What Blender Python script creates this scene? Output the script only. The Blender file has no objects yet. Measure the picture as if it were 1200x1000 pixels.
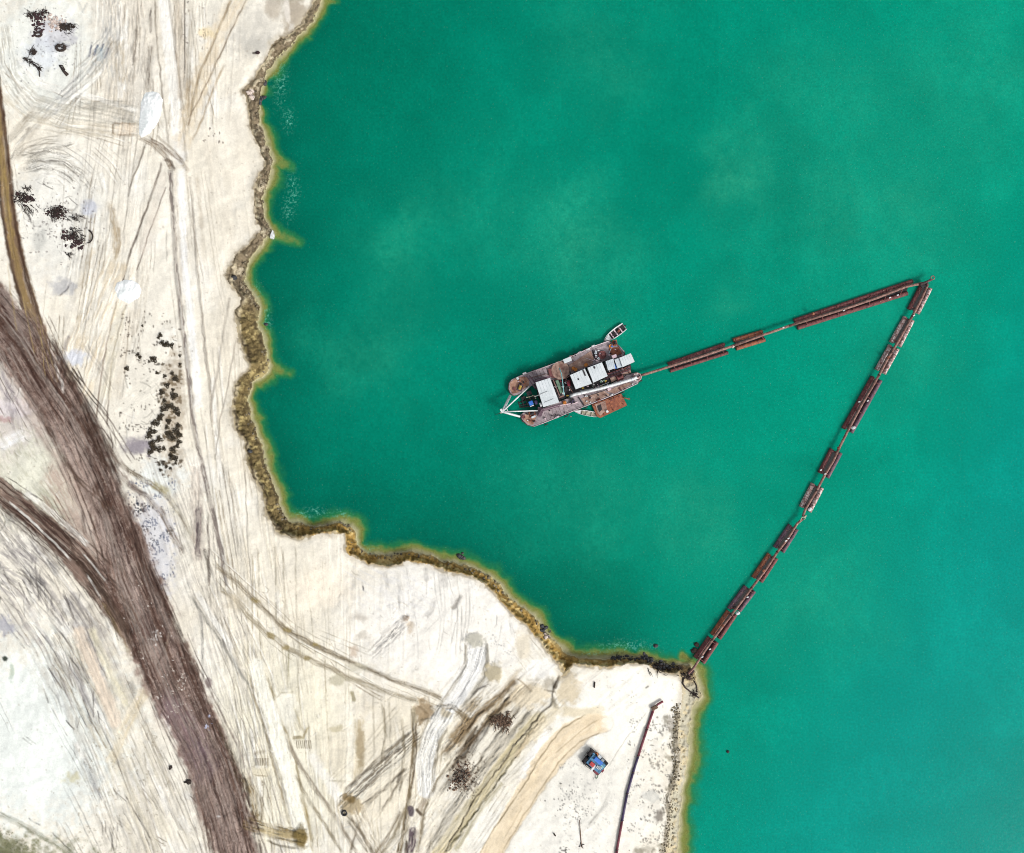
import bpy, bmesh, math, random
import numpy as np
from mathutils import Vector, Matrix, noise as mnoise

random.seed(7)
S = 0.2          # metres per photo pixel at water level
H = 200.0        # camera height
scene = bpy.context.scene
COL = scene.collection

# ------------------------------------------------------------------ camera
cam_d = bpy.data.cameras.new('camera')
cam = bpy.data.objects.new('camera', cam_d)
COL.objects.link(cam)
cam.location = (0, 0, H)
cam.rotation_euler = (0, 0, 0)
cam_d.sensor_width = 36.0
cam_d.lens = 36.0 * H / (1200 * S)
cam_d.clip_start = 1.0
cam_d.clip_end = 6000.0
scene.camera = cam

# ------------------------------------------------------------------ world, sun, exposure
SUN_EL = math.radians(40)
SUN_AZ = math.radians(128)      # clockwise from north (+y): south-east
world = bpy.data.worlds.new('World')
scene.world = world
world.use_nodes = True
wn, wl = world.node_tree.nodes, world.node_tree.links
wn.clear()
wo = wn.new('ShaderNodeOutputWorld')
wb = wn.new('ShaderNodeBackground')
sky = wn.new('ShaderNodeTexSky')
sky.sky_type = 'NISHITA'
sky.sun_disc = False
sky.sun_elevation = SUN_EL
sky.sun_rotation = SUN_AZ
sky.air_density = 1.0
sky.dust_density = 4.0
hs = wn.new('ShaderNodeHueSaturation')
hs.inputs['Saturation'].default_value = 0.25     # thin overcast
wl.new(sky.outputs[0], hs.inputs['Color'])
wl.new(hs.outputs[0], wb.inputs[0])
wb.inputs[1].default_value = 0.15
wl.new(wb.outputs[0], wo.inputs[0])
sun_d = bpy.data.lights.new('sun', 'SUN')
sun_d.energy = 1.8
sun_d.angle = math.radians(14)
sun_d.color = (1.0, 0.98, 0.95)
sun = bpy.data.objects.new('sun', sun_d)
COL.objects.link(sun)
sd = Vector((math.sin(SUN_AZ) * math.cos(SUN_EL), math.cos(SUN_AZ) * math.cos(SUN_EL), math.sin(SUN_EL)))
sun.rotation_euler = sd.to_track_quat('Z', 'Y').to_euler()
sun.location = sd * 300
scene.view_settings.view_transform = 'Standard'
scene.view_settings.look = 'None'
scene.view_settings.exposure = 0.45
scene.view_settings.gamma = 1.0
scene.cycles.filter_width = 1.0
scene.view_settings.use_curve_mapping = False
KB = 1.5        # brightness of a white horizontal surface: photo colour / KB = albedo

def lin(c):
    c = np.asarray(c, dtype=np.float64) / 255.0
    return np.where(c <= 0.04045, c / 12.92, ((c + 0.055) / 1.055) ** 2.4)
def alb(r, g, b):
    return tuple(float(x) for x in np.clip(lin((r, g, b)) / KB, 0.0, 0.85))

def P(u, v, z=0.0):
    k = (H - z) / H
    return Vector(((u - 600) * S * k, (500 - v) * S * k, z))

# ------------------------------------------------------------------ noise
_rt = np.random.RandomState(11).rand(65536).astype(np.float32)
def vn(x, y, seed=0):
    x = np.asarray(x, dtype=np.float32); y = np.asarray(y, dtype=np.float32)
    xi = np.floor(x).astype(np.int64); yi = np.floor(y).astype(np.int64)
    fx = x - xi; fy = y - yi
    fx = fx * fx * (3 - 2 * fx); fy = fy * fy * (3 - 2 * fy)
    def h(a, b):
        return _rt[((a * 73856093) ^ (b * 19349663) ^ (seed * 83492791 + 12345)) % 65521]
    a = h(xi, yi); b = h(xi + 1, yi); c = h(xi, yi + 1); d = h(xi + 1, yi + 1)
    return (a * (1 - fx) + b * fx) * (1 - fy) + (c * (1 - fx) + d * fx) * fy
def fbm(x, y, seed=0, oct=4):
    s = 0; a = 0.5; t = 0
    for i in range(oct):
        s = s + a * vn(x * 2 ** i, y * 2 ** i, seed + i * 17); t += a; a *= 0.55
    return s / t
def sstep(a, b, x):
    t = np.clip((x - a) / (b - a), 0, 1)
    return t * t * (3 - 2 * t)

# ------------------------------------------------------------------ shore lines (photo pixels, plan position)
TOP = [(430,-400),(400,-180),(372,-40),(367,0),(358,20),(347,32),(328,45),(317,52),(313,67),(302,83),(293,97),(283,107),(290,123),
 (293,147),(302,170),(310,190),(298,213),(297,233),(297,253),(305,270),(290,287),(273,300),(265,320),(268,333),
 (283,350),(275,376),(283,406),(293,430),(277,446),(271,473),(275,500),(287,520),(288,546),(307,580),(310,603),
 (328,626),(350,632),(377,627),(402,625),(408,652),(430,662),(453,665),(487,658),(520,668),(553,677),(577,692),
 (593,713),(620,738),(637,760),(655,780),(659,795),(668,789),(674,780),(712,783),(747,777),(765,784),(782,790),(794,790),
 (800,797),(799,815),(797,832),(795,855),(796,880),(795,910),(785,935),(785,962),(780,1000),(772,1060),(760,1200),(790,1400)]
FOOT = [(446,-400),(415,-180),(382,-40),(376,0),(367,23),(353,40),(330,63),(315,80),(308,97),(302,120),(305,143),(312,170),(320,190),
 (313,213),(308,233),(310,257),(319,272),(302,290),(290,310),(286,330),(292,340),(305,360),(302,383),(312,410),
 (316,432),(296,448),(288,466),(295,493),(307,520),(313,546),(322,573),(328,596),(337,610),(367,618),(403,613),
 (415,620),(418,640),(433,650),(457,652),(483,646),(517,657),(553,666),(577,677),(597,701),(630,727),(647,750),
 (668,768),(702,773),(727,769),(752,771),(780,780),(795,777),(808,780),(815,787),(817,800),(823,815),(812,830),
 (807,850),(806,875),(804,900),(799,920),(797,950),(795,1000),(788,1060),(776,1200),(806,1400)]

def seg_dist(U, V, pts):
    best = np.full(U.shape, 1e9, dtype=np.float32)
    sarc = np.zeros(U.shape, dtype=np.float32)
    acc = 0.0
    for (ax, ay), (bx, by) in zip(pts[:-1], pts[1:]):
        dx, dy = bx - ax, by - ay
        L = math.hypot(dx, dy)
        t = np.clip(((U - ax) * dx + (V - ay) * dy) / (L * L), 0, 1)
        d = (U - ax - t * dx) ** 2 + (V - ay - t * dy) ** 2
        m = d < best
        best = np.where(m, d, best)
        sarc = np.where(m, acc + t * L, sarc)
        acc += L
    return np.sqrt(best), sarc
def inside(U, V, pts):
    r = np.zeros(U.shape, dtype=bool)
    n = len(pts)
    for i in range(n):
        ax, ay = pts[i]; bx, by = pts[(i + 1) % n]
        if ay == by: continue
        m = ((ay > V) != (by > V)) & (U < (bx - ax) * (V - ay) / (by - ay) + ax)
        r ^= m
    return r
def close_left(pts):
    return pts + [(-4000, pts[-1][1] + 4000), (-4000, -4400), (pts[0][0], -4400)]

# ------------------------------------------------------------------ terrain grid
ST = 0.95
us = np.concatenate([[-3400, -2200, -1300, -800, -500, -300, -180, -110, -70, -45, -28, -16, -9], np.arange(-5, 846, ST),
                     [850, 860, 880, 920, 1000, 1150, 1400, 2000, 3200, 4600]]).astype(np.float32)
vs = np.concatenate([[-3400, -2200, -1300, -800, -500, -300, -180, -110, -70, -45, -28, -16, -9], np.arange(-5, 1006, ST),
                     [1009, 1016, 1028, 1045, 1070, 1110, 1180, 1300, 1500, 1800, 2600, 4400]]).astype(np.float32)
U, V = np.meshgrid(us, vs)
NV, NU = U.shape
wx = (fbm(U / 14, V / 14, 3, 3) - .5) * 7 + (vn(U / 3.2, V / 3.2, 8) - .5) * 2.2
wy = (fbm(U / 14, V / 14, 5, 3) - .5) * 7 + (vn(U / 3.2, V / 3.2, 9) - .5) * 2.2
Uw, Vw = U + wx, V + wy
near = (U > 230) & (U < 860)
dT, sT = seg_dist(Uw, Vw, TOP)
dF, sF = seg_dist(Uw, Vw, FOOT)
inT = inside(Uw, Vw, close_left(TOP))
inF = inside(Uw, Vw, close_left(FOOT))
band = inF & ~inT
water_m = ~inF & ~inT
t = np.where(inT, 1.0, np.where(band, dF / (dF + dT + 1e-4), 0.0)).astype(np.float32)

plat = 3.0 - 1.7 * sstep(690, 800, U) * sstep(740, 830, V)
lowr = (sstep(745, 790, U) * sstep(790, 810, V)).astype(np.float32)     # the low spit at lower right
rib = vn(sT / 3.4, U * 0 + 3.0, 21) * .6 + vn(sT / 1.7, t * 2.5, 22) * .4
prof_c = 0.25 + (plat - 0.25) * (0.18 * sstep(0, .35, t) + 0.82 * sstep(.3 + .3 * rib, .75 + .2 * rib, t))
prof_l = 0.12 + (plat - 0.12) * (0.25 * sstep(0, .55, t) + 0.75 * sstep(.55, 1.0, t))
zb = prof_c * (1 - lowr) + prof_l * lowr
Z = np.where(inT, plat, np.where(band, zb, 0)).astype(np.float32)
Z = np.where(water_m, 0.05 - np.minimum(dF * 0.075, 6.0), Z)
landw = sstep(0, 12, np.where(inT, dT, 0))
Z += landw * (fbm(U / 60, V / 60, 31, 4) - .5) * 1.3
Z += landw * (fbm(U / 7, V / 7, 33, 3) - .5) * 0.13
Z += np.where(band, (fbm(U / 2.6, V / 2.6, 35, 3) - .5) * 0.9 * (4 * t * (1 - t)) ** .5, 0)

# ------------------------------------------------------------------ albedo painting (real soil colours)
def L3(c): return np.array(alb(*c), dtype=np.float32)
C = np.empty((NV, NU, 3), dtype=np.float32)
C[:] = L3((245, 240, 229))
def blend(m, c, sl=None):
    m = m[..., None].astype(np.float32)
    if sl is None: C[:] = C * (1 - m) + L3(c) * m
    else: C[sl] = C[sl] * (1 - m) + L3(c) * m
def blob(u, v, ru, rv, c, a=1.0, soft=.4, rag=.5, seed=1, hz=0.0):
    R = 1.8
    i0, i1 = np.searchsorted(vs, (v - rv * R, v + rv * R)); j0, j1 = np.searchsorted(us, (u - ru * R, u + ru * R))
    sl = (slice(i0, i1), slice(j0, j1))
    x, y = U[sl], V[sl]
    d = np.sqrt(((x - u) / ru) ** 2 + ((y - v) / rv) ** 2) + (fbm(x / 5, y / 5, seed, 3) - .5) * rag * 2
    m = 1 - sstep(1 - soft, 1 + soft, d)
    blend(m * a, c, sl)
    if hz: Z[sl] += m * hz
def stroke(pts, w, c, a=1.0, soft=1.0, st=0.0, fr=.5, ln=28, seed=1, hz=0.0, wob=1.0, thr=.5, k=4.0):
    """Soil colour along a wheel track or dozer pass. st: share of streaks that follow the pass."""
    if w <= 8 and sum(c) < 620: c = tuple(x * .86 for x in c)
    n = len(pts)
    P3 = [(p[0], p[1], p[2] if len(p) > 2 else w) for p in pts]
    W = max(p[2] for p in P3) / 2 + soft + 3
    xs = [p[0] for p in P3]; ys = [p[1] for p in P3]
    i0, i1 = np.searchsorted(vs, (min(ys) - W, max(ys) + W)); j0, j1 = np.searchsorted(us, (min(xs) - W, max(xs) + W))
    if i1 <= i0 or j1 <= j0: return
    sl = (slice(i0, i1), slice(j0, j1))
    x = U[sl]; y = V[sl]
    if wob:
        x = x + (fbm(x / 9, y / 9, seed + 40, 2) - .5) * 2.2 * wob
        y = y + (fbm(x / 9, y / 9, seed + 50, 2) - .5) * 2.2 * wob
    best = np.full(x.shape, 1e9, np.float32); sd_ = np.zeros(x.shape, np.float32); sa = np.zeros(x.shape, np.float32); ww = np.zeros(x.shape, np.float32)
    endf = np.ones(x.shape, np.float32)
    acc = 0.0
    for i in range(n - 1):
        ax, ay, aw = P3[i]; bx, by, bw = P3[i + 1]
        dx, dy = bx - ax, by - ay; L = math.hypot(dx, dy) + 1e-6
        tr = ((x - ax) * dx + (y - ay) * dy) / (L * L)
        tt = np.clip(tr, 0, 1)
        d = np.sqrt((x - ax - tt * dx) ** 2 + (y - ay - tt * dy) ** 2)
        per = ((x - ax) * dy - (y - ay) * dx) / L
        m = d < best
        best = np.where(m, d, best); sd_ = np.where(m, per, sd_)
        sa = np.where(m, acc + tt * L, sa); ww = np.where(m, aw + (bw - aw) * tt, ww)
        acc += L
    ed = best - ww / 2
    if soft > 1.5 or w > 8: ed = ed + (fbm(x / 6, y / 6, seed + 60, 3) - .5) * min(soft * 2.0, w * .5)
    if w > 45 and wob > 1.5: ed = ed + (fbm(x / 20, y / 20, 661, 3) - .5) * 13 + (fbm(x / 4, y / 12, 662, 2) - .5) * 6
    m = 1 - sstep(-soft, soft, ed)
    if st > 0:
        nz = .55 * vn(sa / ln, sd_ * fr + 100, seed) + .3 * vn(sa / (ln * .5), sd_ * fr * 2.3 + 50, seed + 1) + .15 * vn(sa / (ln * .2), sd_ * fr * 4, seed + 2)
        nz = nz + (fbm(x / 24, y / 24, seed + 70, 3) - .5) * .34
        f = np.clip((nz - thr) * k + .5, 0, 1)
        m2 = m * (1 - st + st * f)
        if hz: Z[sl] += m * (f - .5) * hz
    else:
        m2 = m
        if hz: Z[sl] += m * hz
    if w <= 14:
        if thr == .5 and st > 0: m2 = np.maximum(m2, m * .55)
        fade = sstep(-1, min(7, acc * .2), sa + (vn(x / 2, y / 2, seed + 9) - .5) * 6) * sstep(-1, min(7, acc * .2), acc - sa + (vn(x / 2, y / 2, seed + 10) - .5) * 6) if acc > 16 else 1
        m2 = m2 * fade
    if a < .8: m2 = m2 * (.6 + .4 * sstep(.3, .55, fbm(x / 8, y / 8, seed + 80, 3)))
    blend(m2 * a, c, sl)
def specks(u0, v0, u1, v1, n, c, r=(0.5, 1.4), a=.85, seed=0, foc=None):
    rr = random.Random(seed)
    for _ in range(n):
        if foc: u = rr.gauss((u0 + u1) / 2, (u1 - u0) / 4); v = rr.gauss((v0 + v1) / 2, (v1 - v0) / 4)
        else:
            for _k in range(12):
                u = rr.uniform(u0, u1); v = rr.uniform(v0, v1)
                if mnoise.noise(Vector((u / 11, v / 11, seed))) + .4 * mnoise.noise(Vector((u / 3.5, v / 3.5, seed))) > .12: break
        q = rr.uniform(*r)
        i0, i1 = np.searchsorted(vs, (v - q - 1, v + q + 1)); j0, j1 = np.searchsorted(us, (u - q - 1, u + q + 1))
        if i1 <= i0 or j1 <= j0: continue
        sl = (slice(i0, i1), slice(j0, j1)); e = rr.uniform(.6, 1.6)
        d = np.sqrt(((U[sl] - u) * e) ** 2 + ((V[sl] - v) / e) ** 2)
        blend((1 - sstep(q * .5, q + .5, d)) * a, c, sl)

# large tones
g = fbm(U / 90, V / 90, 71, 4); blend(sstep(.45, .75, g) * .35, (238, 228, 208))
g = fbm(U / 40, V / 40, 75, 4); blend(sstep(.52, .8, g) * .5, (250, 248, 243))
g = fbm(U / 18, V / 55, 77, 4); blend(sstep(.5, .85, g) * .45, (218, 210, 197))
def road_mask0(pts, x, y):
    r = np.zeros(x.shape, bool)
    for (ax, ay, aw), (bx, by, bw) in zip(pts[:-1], pts[1:]):
        dx, dy = bx - ax, by - ay; L2_ = dx * dx + dy * dy
        tt = np.clip(((x - ax) * dx + (y - ay) * dy) / L2_, 0, 1)
        r |= np.hypot(x - ax - tt * dx, y - ay - tt * dy) < (aw + (bw - aw) * tt) / 2
    return r
WH = (252, 250, 246); GW = (243, 246, 242); TN = (214, 200, 176); GY = (196, 190, 182); BR = (158, 138, 112); DK = (92, 76, 66); MV = (176, 165, 160)
blob(55, 62, 66, 70, (241, 244, 240), .9, .35, .3, 2)
blob(70, 250, 52, 70, (240, 240, 236), .7, .4, .3, 3)
blob(45, 860, 100, 110, (242, 248, 246), .95, .4, .4, 4)
blob(520, 735, 110, 75, (252, 249, 244), .85, .4, .3, 5)
blob(320, 700, 70, 90, (246, 239, 224), .7, .4, .3, 6)
blob(330, 880, 80, 120, (243, 238, 218), .7, .4, .3, 7)
blob(640, 920, 120, 110, (250, 248, 242), .8, .4, .3, 8)
blob(740, 830, 60, 50, (253, 251, 244), .9, .4, .3, 9)
blob(180, 640, 26, 62, (214, 215, 224), .8, .4, .5, 10)
blob(190, 560, 28, 22, (232, 238, 238), .8, .4, .5, 10)
blob(20, 480, 46, 62, (214, 206, 202), .8, .5, .5, 11)
blob(50, 570, 52, 52, (230, 230, 215), .85, .4, .4, 12)
blob(300, 35, 34, 28, (208, 204, 196), .6, .5, .7, 13)
blob(347, 22, 15, 26, (172, 160, 143), .85, .3, .3, 14)
blob(320, 8, 10, 14, (188, 178, 164), .8, .3, .3, 15)
blob(150, 60, 40, 80, (222, 214, 202), .55, .5, .6, 16)

# faint passes over everything, along the local driving direction
stroke([(150, -40), (143, 120), (120, 330), (95, 450)], 90, (190, 182, 170), .34, 14, 1, .45, 60, 101, .08, thr=.64)
stroke([(240, -40), (232, 150), (262, 400), (285, 640)], 100, (205, 194, 176), .28, 18, 1, .4, 90, 102, .07, thr=.66)
stroke([(300, 620), (330, 800), (345, 1040)], 120, (205, 194, 165), .30, 18, 1, .4, 70, 103, .07, thr=.66)
stroke([(430, 640), (425, 1040)], 110, (215, 206, 188), .25, 18, 1, .4, 60, 104, .06, thr=.66)
stroke([(690, 790), (560, 900), (470, 1040)], 120, (205, 198, 182), .25, 20, 1, .4, 60, 105, .06, thr=.66)
stroke([(200, 560), (250, 700), (300, 900), (330, 1040)], 70, (188, 182, 176), .5, 14, 1, .5, 50, 106, .10, thr=.55)
stroke([(255, 180), (275, 330), (262, 440)], 40, (222, 214, 200), .4, 10, 1, .4, 40, 107)

# loose scratches: short blade and tyre marks
def scratches(u0, v0, u1, v1, n, ang, sp, cols, L=(8, 40), w=(.8, 1.6), al=(.25, .6), seed=0, curve=.15):
    rr = random.Random(seed)
    for i in range(n):
        u = rr.uniform(u0, u1); v = rr.uniform(v0, v1)
        if mnoise.noise(Vector((u / 30, v / 30, seed))) < -.12: continue
        th = ang + rr.gauss(0, sp); L_ = rr.uniform(*L); k = rr.gauss(0, curve); pts = []
        for q in range(4):
            pts.append((u, v)); u += math.cos(th) * L_ / 3; v += math.sin(th) * L_ / 3; th += k
        stroke(pts, rr.uniform(*w), rr.choice(cols), rr.uniform(*al), .6, wob=.5, seed=500 + i % 50, hz=-.05)
        if rr.random() < .45: stroke([(p[0] + 1.8, p[1]) for p in pts], rr.uniform(*w), (252, 250, 244), .6, .6, wob=.5, seed=500 + i % 50)
def rails(guide, spread, n, cols, L=(30, 160), w=(.8, 1.8), al=(.4, .8), seed=0, gauge=(3.5, 6), pair=.5, white=.35, hz=-.07, drift=6):
    # ruts that run alongside a guide line, often in pairs
    rr = random.Random(seed); segs = []; tot = 0
    for p0, p1 in zip(guide[:-1], guide[1:]):
        l_ = math.hypot(p1[0] - p0[0], p1[1] - p0[1]); segs.append((tot, l_, p0, p1)); tot += l_
    def at_(s, o):
        s = min(max(s, 0), tot - .01)
        for t0, l_, p0, p1 in segs:
            if s <= t0 + l_:
                f = (s - t0) / l_; nx, ny = (p1[1] - p0[1]) / l_, -(p1[0] - p0[0]) / l_
                return (p0[0] + (p1[0] - p0[0]) * f + nx * o, p0[1] + (p1[1] - p0[1]) * f + ny * o)
    for i in range(n):
        L_ = min(rr.uniform(*L), tot); s0 = rr.uniform(-L_ * .3, tot - L_ * .6); o = rr.gauss(0, .5) * spread; dr_ = rr.gauss(0, drift)
        g_ = rr.uniform(*gauge); col_ = rr.choice(cols); wd = w[0] + (w[1] - w[0]) * rr.random() ** 1.5; aa_ = rr.uniform(*al)
        if rr.random() < .22: wd, aa_ = wd * 3.5, aa_ * .45
        for k in ((0, g_) if rr.random() < pair else (0,)):
            m_ = max(3, int(L_ / 14)); pts = [at_(s0 + L_ * q / m_, o + k + dr_ * q / m_) for q in range(m_ + 1)]
            if s0 < 0: pts = [p for q, p in enumerate(pts) if s0 + L_ * q / m_ >= 0]
            pts = [p for p, q in zip(pts, [None] + pts[:-1]) if q is None or math.hypot(p[0] - q[0], p[1] - q[1]) > 1]
            if len(pts) < 2: continue
            stroke(pts, wd, col_, aa_, .55, .5, .8, 10, 700 + i % 60, hz, wob=.6)
        if rr.random() < white and L_ > 20 and len(pts) > 1: stroke([(p[0] + 2.2, p[1]) for p in pts], wd * 1.2, (253, 251, 246), .7, .7, wob=.6, seed=500 + i % 50)
VT = math.pi / 2
GR = (110, 106, 104); TB = (158, 140, 114); TG = (172, 162, 148)
rails([(-20, 600), (30, 665), (80, 740), (120, 830), (160, 920), (200, 1020)], 84, 90, [GR, (90, 84, 82), (140, 132, 122), TG], seed=1, w=(.7, 2.0))
rails([(-15, 610), (35, 670), (85, 750), (125, 850)], 60, 60, [(60, 56, 58), (84, 80, 82)], (8, 40), (1, 2.4), (.5, .95), 33, pair=.3, white=.2)
rails([(60, 760), (120, 860), (170, 960), (200, 1010)], 60, 50, [(100, 92, 82), (130, 118, 100)], (8, 50), (1, 2.2), (.5, .9), 34, pair=.3, white=.2)
rails([(0, 640), (45, 690), (85, 750), (110, 800)], 44, 46, [(70, 64, 66), (96, 90, 92)], (15, 70), (1, 2.6), (.5, .9), 2)
rails([(150, -10), (146, 120), (128, 300), (100, 480)], 62, 42, [TB, TG, (130, 116, 100)], seed=3)
rails([(212, -10), (218, 90), (222, 150)], 40, 30, [TB, (130, 114, 94)], seed=4, L=(30, 90))
rails([(222, 190), (235, 330), (255, 500), (290, 700), (345, 1010)], 54, 34, [TG, TB, (150, 144, 138)], seed=5, L=(40, 220), al=(.3, .7))
rails([(330, 640), (335, 800), (350, 1010)], 80, 40, [TG, (176, 160, 124)], seed=6, al=(.3, .7))
rails([(650, 790), (590, 860), (520, 950), (470, 1010)], 66, 60, [TB, (120, 106, 86), TG], seed=7, L=(20, 110))
rails([(585, 800), (545, 850), (500, 905)], 40, 36, [(120, 104, 84), (146, 130, 106)], seed=8, L=(15, 70), w=(1, 2.8))
rails([(0, 30), (6, 75), (30, 112), (70, 130), (120, 140), (165, 150)], 26, 26, [(160, 156, 146), TB], seed=9, L=(30, 110))
rails([(25, 200), (45, 186), (75, 188), (100, 206), (112, 230)], 30, 24, [(140, 134, 126), TG], seed=10, L=(20, 70), pair=.2)
rails([(130, 40), (100, 90), (60, 130), (20, 175)], 26, 18, [(150, 150, 150), TB], seed=11, L=(20, 90))
rails([(240, 640), (340, 740), (450, 805), (545, 845)], 20, 16, [TB, (150, 138, 104)], seed=12)
rails([(205, 560), (240, 690), (285, 800), (340, 1010)], 46, 60, [(150, 146, 140), TG, (120, 114, 108)], seed=13, L=(30, 150))
rails([(475, 835), (484, 880), (478, 940), (466, 1010)], 40, 24, [TB, (130, 116, 92)], seed=14, L=(20, 90))
rails([(400, 940), (440, 900), (490, 850)], 30, 18, [(150, 138, 120)], seed=15, L=(20, 80))
rails([(500, 660), (505, 720), (500, 790)], 90, 30, [(196, 194, 190)], seed=16, L=(15, 60), pair=.2)
rails([(600, 740), (640, 790)], 60, 12, [(200, 190, 170)], seed=17, L=(10, 40))
scratches(-10, 500, 95, 620, 150, .9, .9, [(130, 128, 108), (110, 106, 94), (166, 160, 140)], L=(4, 16), seed=6, curve=.4)
scratches(140, 440, 190, 540, 40, .3, .8, [(150, 146, 136), (180, 176, 166)], L=(5, 22), seed=7, curve=.3)
scratches(10, 210, 115, 300, 50, -.5, .6, [(120, 112, 110), (170, 166, 164)], L=(3, 14), seed=8, curve=.3)
scratches(0, 400, 60, 500, 50, 1.2, .3, [(120, 112, 118), (90, 84, 92)], L=(4, 16), al=(.3, .7), seed=12)
scratches(300, 650, 560, 1000, 90, 1.5, .9, [(190, 182, 166), (160, 152, 138)], L=(3, 14), seed=13, curve=.4)


blob(470, 900, 70, 90, (236, 226, 204), .45, .4, .5, 94); blob(590, 880, 60, 60, (238, 228, 206), .35, .4, .6, 95)
# upper left
stroke([(3, 40), (12, 90), (40, 120), (85, 130), (130, 138), (163, 147)], 20, (186, 182, 170), .65, 5, 1, .6, 26, 110, .12)
stroke([(0, 110), (30, 140), (80, 150), (130, 155)], 16, (200, 190, 170), .6, 5, 1, .6, 26, 111, .12)
stroke([(60, 128), (90, 95), (118, 62), (128, 40)], 16, (185, 186, 186), .65, 4, 1, .7, 24, 112, .10)
stroke([(8, 168), (30, 140), (45, 128)], 8, (165, 155, 140), .7, 2, 1, .8, 20, 113)
stroke([(16, 190), (36, 155), (60, 132)], 9, (180, 170, 155), .6, 2, 1, .8, 20, 114)
stroke([(88, -5), (97, 14), (103, 2)], 3, (170, 180, 186), .6, 1.5, 1, .8, 12, 115)
for a_, b_, w_ in [((108, 50), (104, 68), 2.2), ((114, 53), (110, 64), 2.5), ((127, 57), (122, 68), 2), ((121, 52), (118, 60), 1.8)]:
    stroke([a_, b_], w_, (60, 68, 110), .85, .8, .4, .5, 5, 116)
stroke([(119, 55), (115, 72)], 11, (165, 185, 196), .75, 2.5, .5, .6, 8, 117)
stroke([(150, -5), (152, 40), (146, 110)], 46, (160, 150, 136), .55, 8, 1, .55, 16, 118, .12, thr=.6)
stroke([(128, 0), (134, 60), (138, 100)], 24, (168, 172, 176), .45, 6, 1, .7, 20, 119, thr=.55)
stroke([(160, 12), (160, 40), (155, 78)], 3, (130, 118, 105), .7, 1, .6, .6, 9, 120)
stroke([(176, 8), (177, 40)], 3, (90, 76, 68), .8, 1, .6, .6, 9, 121)
stroke([(176, 52), (173, 108)], 7, (128, 116, 102), .75, 1.5, .9, .8, 20, 122)
stroke([(140, 45), (142, 100)], 12, (176, 160, 132), .6, 3, 1, .6, 10, 123)
stroke([(192, -5), (199, 60), (206, 120), (212, 185)], 15, WH, .9, 2, .2, .3, 40, 124, .05)
stroke([(181, -5), (184, 50), (190, 108), (198, 172)], 2.2, (150, 138, 122), .8, .8, .4, .5, 10, 125, -.05)
stroke([(198, -5), (203, 40), (211, 95), (216, 150), (219, 190)], 3, (165, 152, 134), .8, 1, .5, .5, 10, 126, -.05)
stroke([(210, -5), (213, 60), (214, 120)], 13, (196, 184, 168), .8, 2, .7, .6, 50, 127, -.08)
stroke([(224, -5), (222, 60), (220, 110)], 7, (208, 198, 182), .7, 2, .7, .6, 50, 128)
stroke([(216.5, -5), (216.5, 88)], 1.5, (84, 74, 66), .9, .6, .2, wob=0)
stroke([(281, -5), (250, 55), (232, 105), (215, 165)], 22, (232, 216, 190), .75, 4, .4, .5, 30, 129)
stroke([(273, -5), (252, 45), (233, 88), (222, 140)], 3.2, (182, 162, 132), .85, 1, .4, .5, 12, 130, -.06)
stroke([(291, -5), (263, 53), (245, 93), (225, 133), (219, 150)], 1.8, (150, 130, 106), .85, .7, .4, .5, 8, 131, -.05)
stroke([(263, 76), (248, 108), (238, 138), (224, 168)], 2.4, (196, 174, 142), .8, 1, .4, .5, 12, 132)
stroke([(222, 88), (219, 150)], 8, (190, 168, 136), .7, 2, .8, .6, 8, 133, -.08)
blob(242, 38, 11, 6, (240, 222, 184), .8, .5, .6, 17)
blob(306, 55, 20, 12, (190, 188, 182), .55, .6, .9, 18)
blob(340, -8, 18, 14, (176, 166, 150), .8, .3, .3, 14)
blob(342, 50, 4, 20, WH, .5, .4, .3, 14)
stroke([(335, -4), (338, 30)], 6, (238, 232, 224), .8, 1.5)
stroke([(297, 62), (304, 62)], 2.4, (60, 40, 36), .9, .6)
specks(238, 150, 265, 168, 12, (90, 74, 66), (.5, 1.2), .8, 3)
specks(215, 0, 245, 60, 30, (120, 110, 105), (.5, 1.2), .6, 5)
# rectangle scraped by the blade
stroke([(130, 144), (163, 146)], 3, (176, 156, 132), .8, 1, .5)
stroke([(130, 158), (164, 159)], 3, (176, 156, 132), .8, 1, .5)
stroke([(132, 143), (132, 159)], 2, (166, 146, 122), .8, .7)
stroke([(152, 144), (152, 158)], 1.6, (186, 166, 140), .8, .7)
stroke([(134, 151), (162, 152)], 10, (240, 224, 204), .7, 1.5)
stroke([(100, 147), (130, 152)], 12, (200, 188, 168), .5, 3, 1, .7, 20, 135)
# junction
stroke([(162, 160), (180, 170), (195, 184), (202, 200)], 6, (150, 130, 106), .85, 1.2, .6, .7, 14, 136, -.12)
stroke([(172, 160), (192, 174), (210, 186), (221, 202)], 5, (140, 120, 100), .85, 1.2, .6, .7, 14, 137, -.12)
stroke([(182, 158), (205, 178), (216, 190)], 3, (150, 132, 108), .8, 1, .6, .7, 14, 138)
stroke([(192, 186), (200, 190), (204, 200)], 4, (110, 92, 76), .85, 1, .3)
stroke([(199, 196), (202, 240), (207, 320), (212, 370), (218, 413), (224, 465), (226, 495), (232, 523), (240, 560), (250, 605), (259, 645), (266, 690)], 5.6, (150, 138, 132), .95, 1.4, .7, .6, 12, 139, -.12)
stroke([(212, 195), (215, 300), (221, 350), (228, 420), (233, 480)], 9, (253, 252, 250), .95, 2, .1)
stroke([(204, 200), (208, 260), (213, 330)], 4, (222, 212, 198), .7, 1.5, .5)
stroke([(222, 205), (226, 245), (231, 320), (236, 360), (240, 410), (246, 450), (249, 500)], 3.4, (186, 176, 164), .8, 1.2, .6, .6, 14, 140, -.08)
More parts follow.
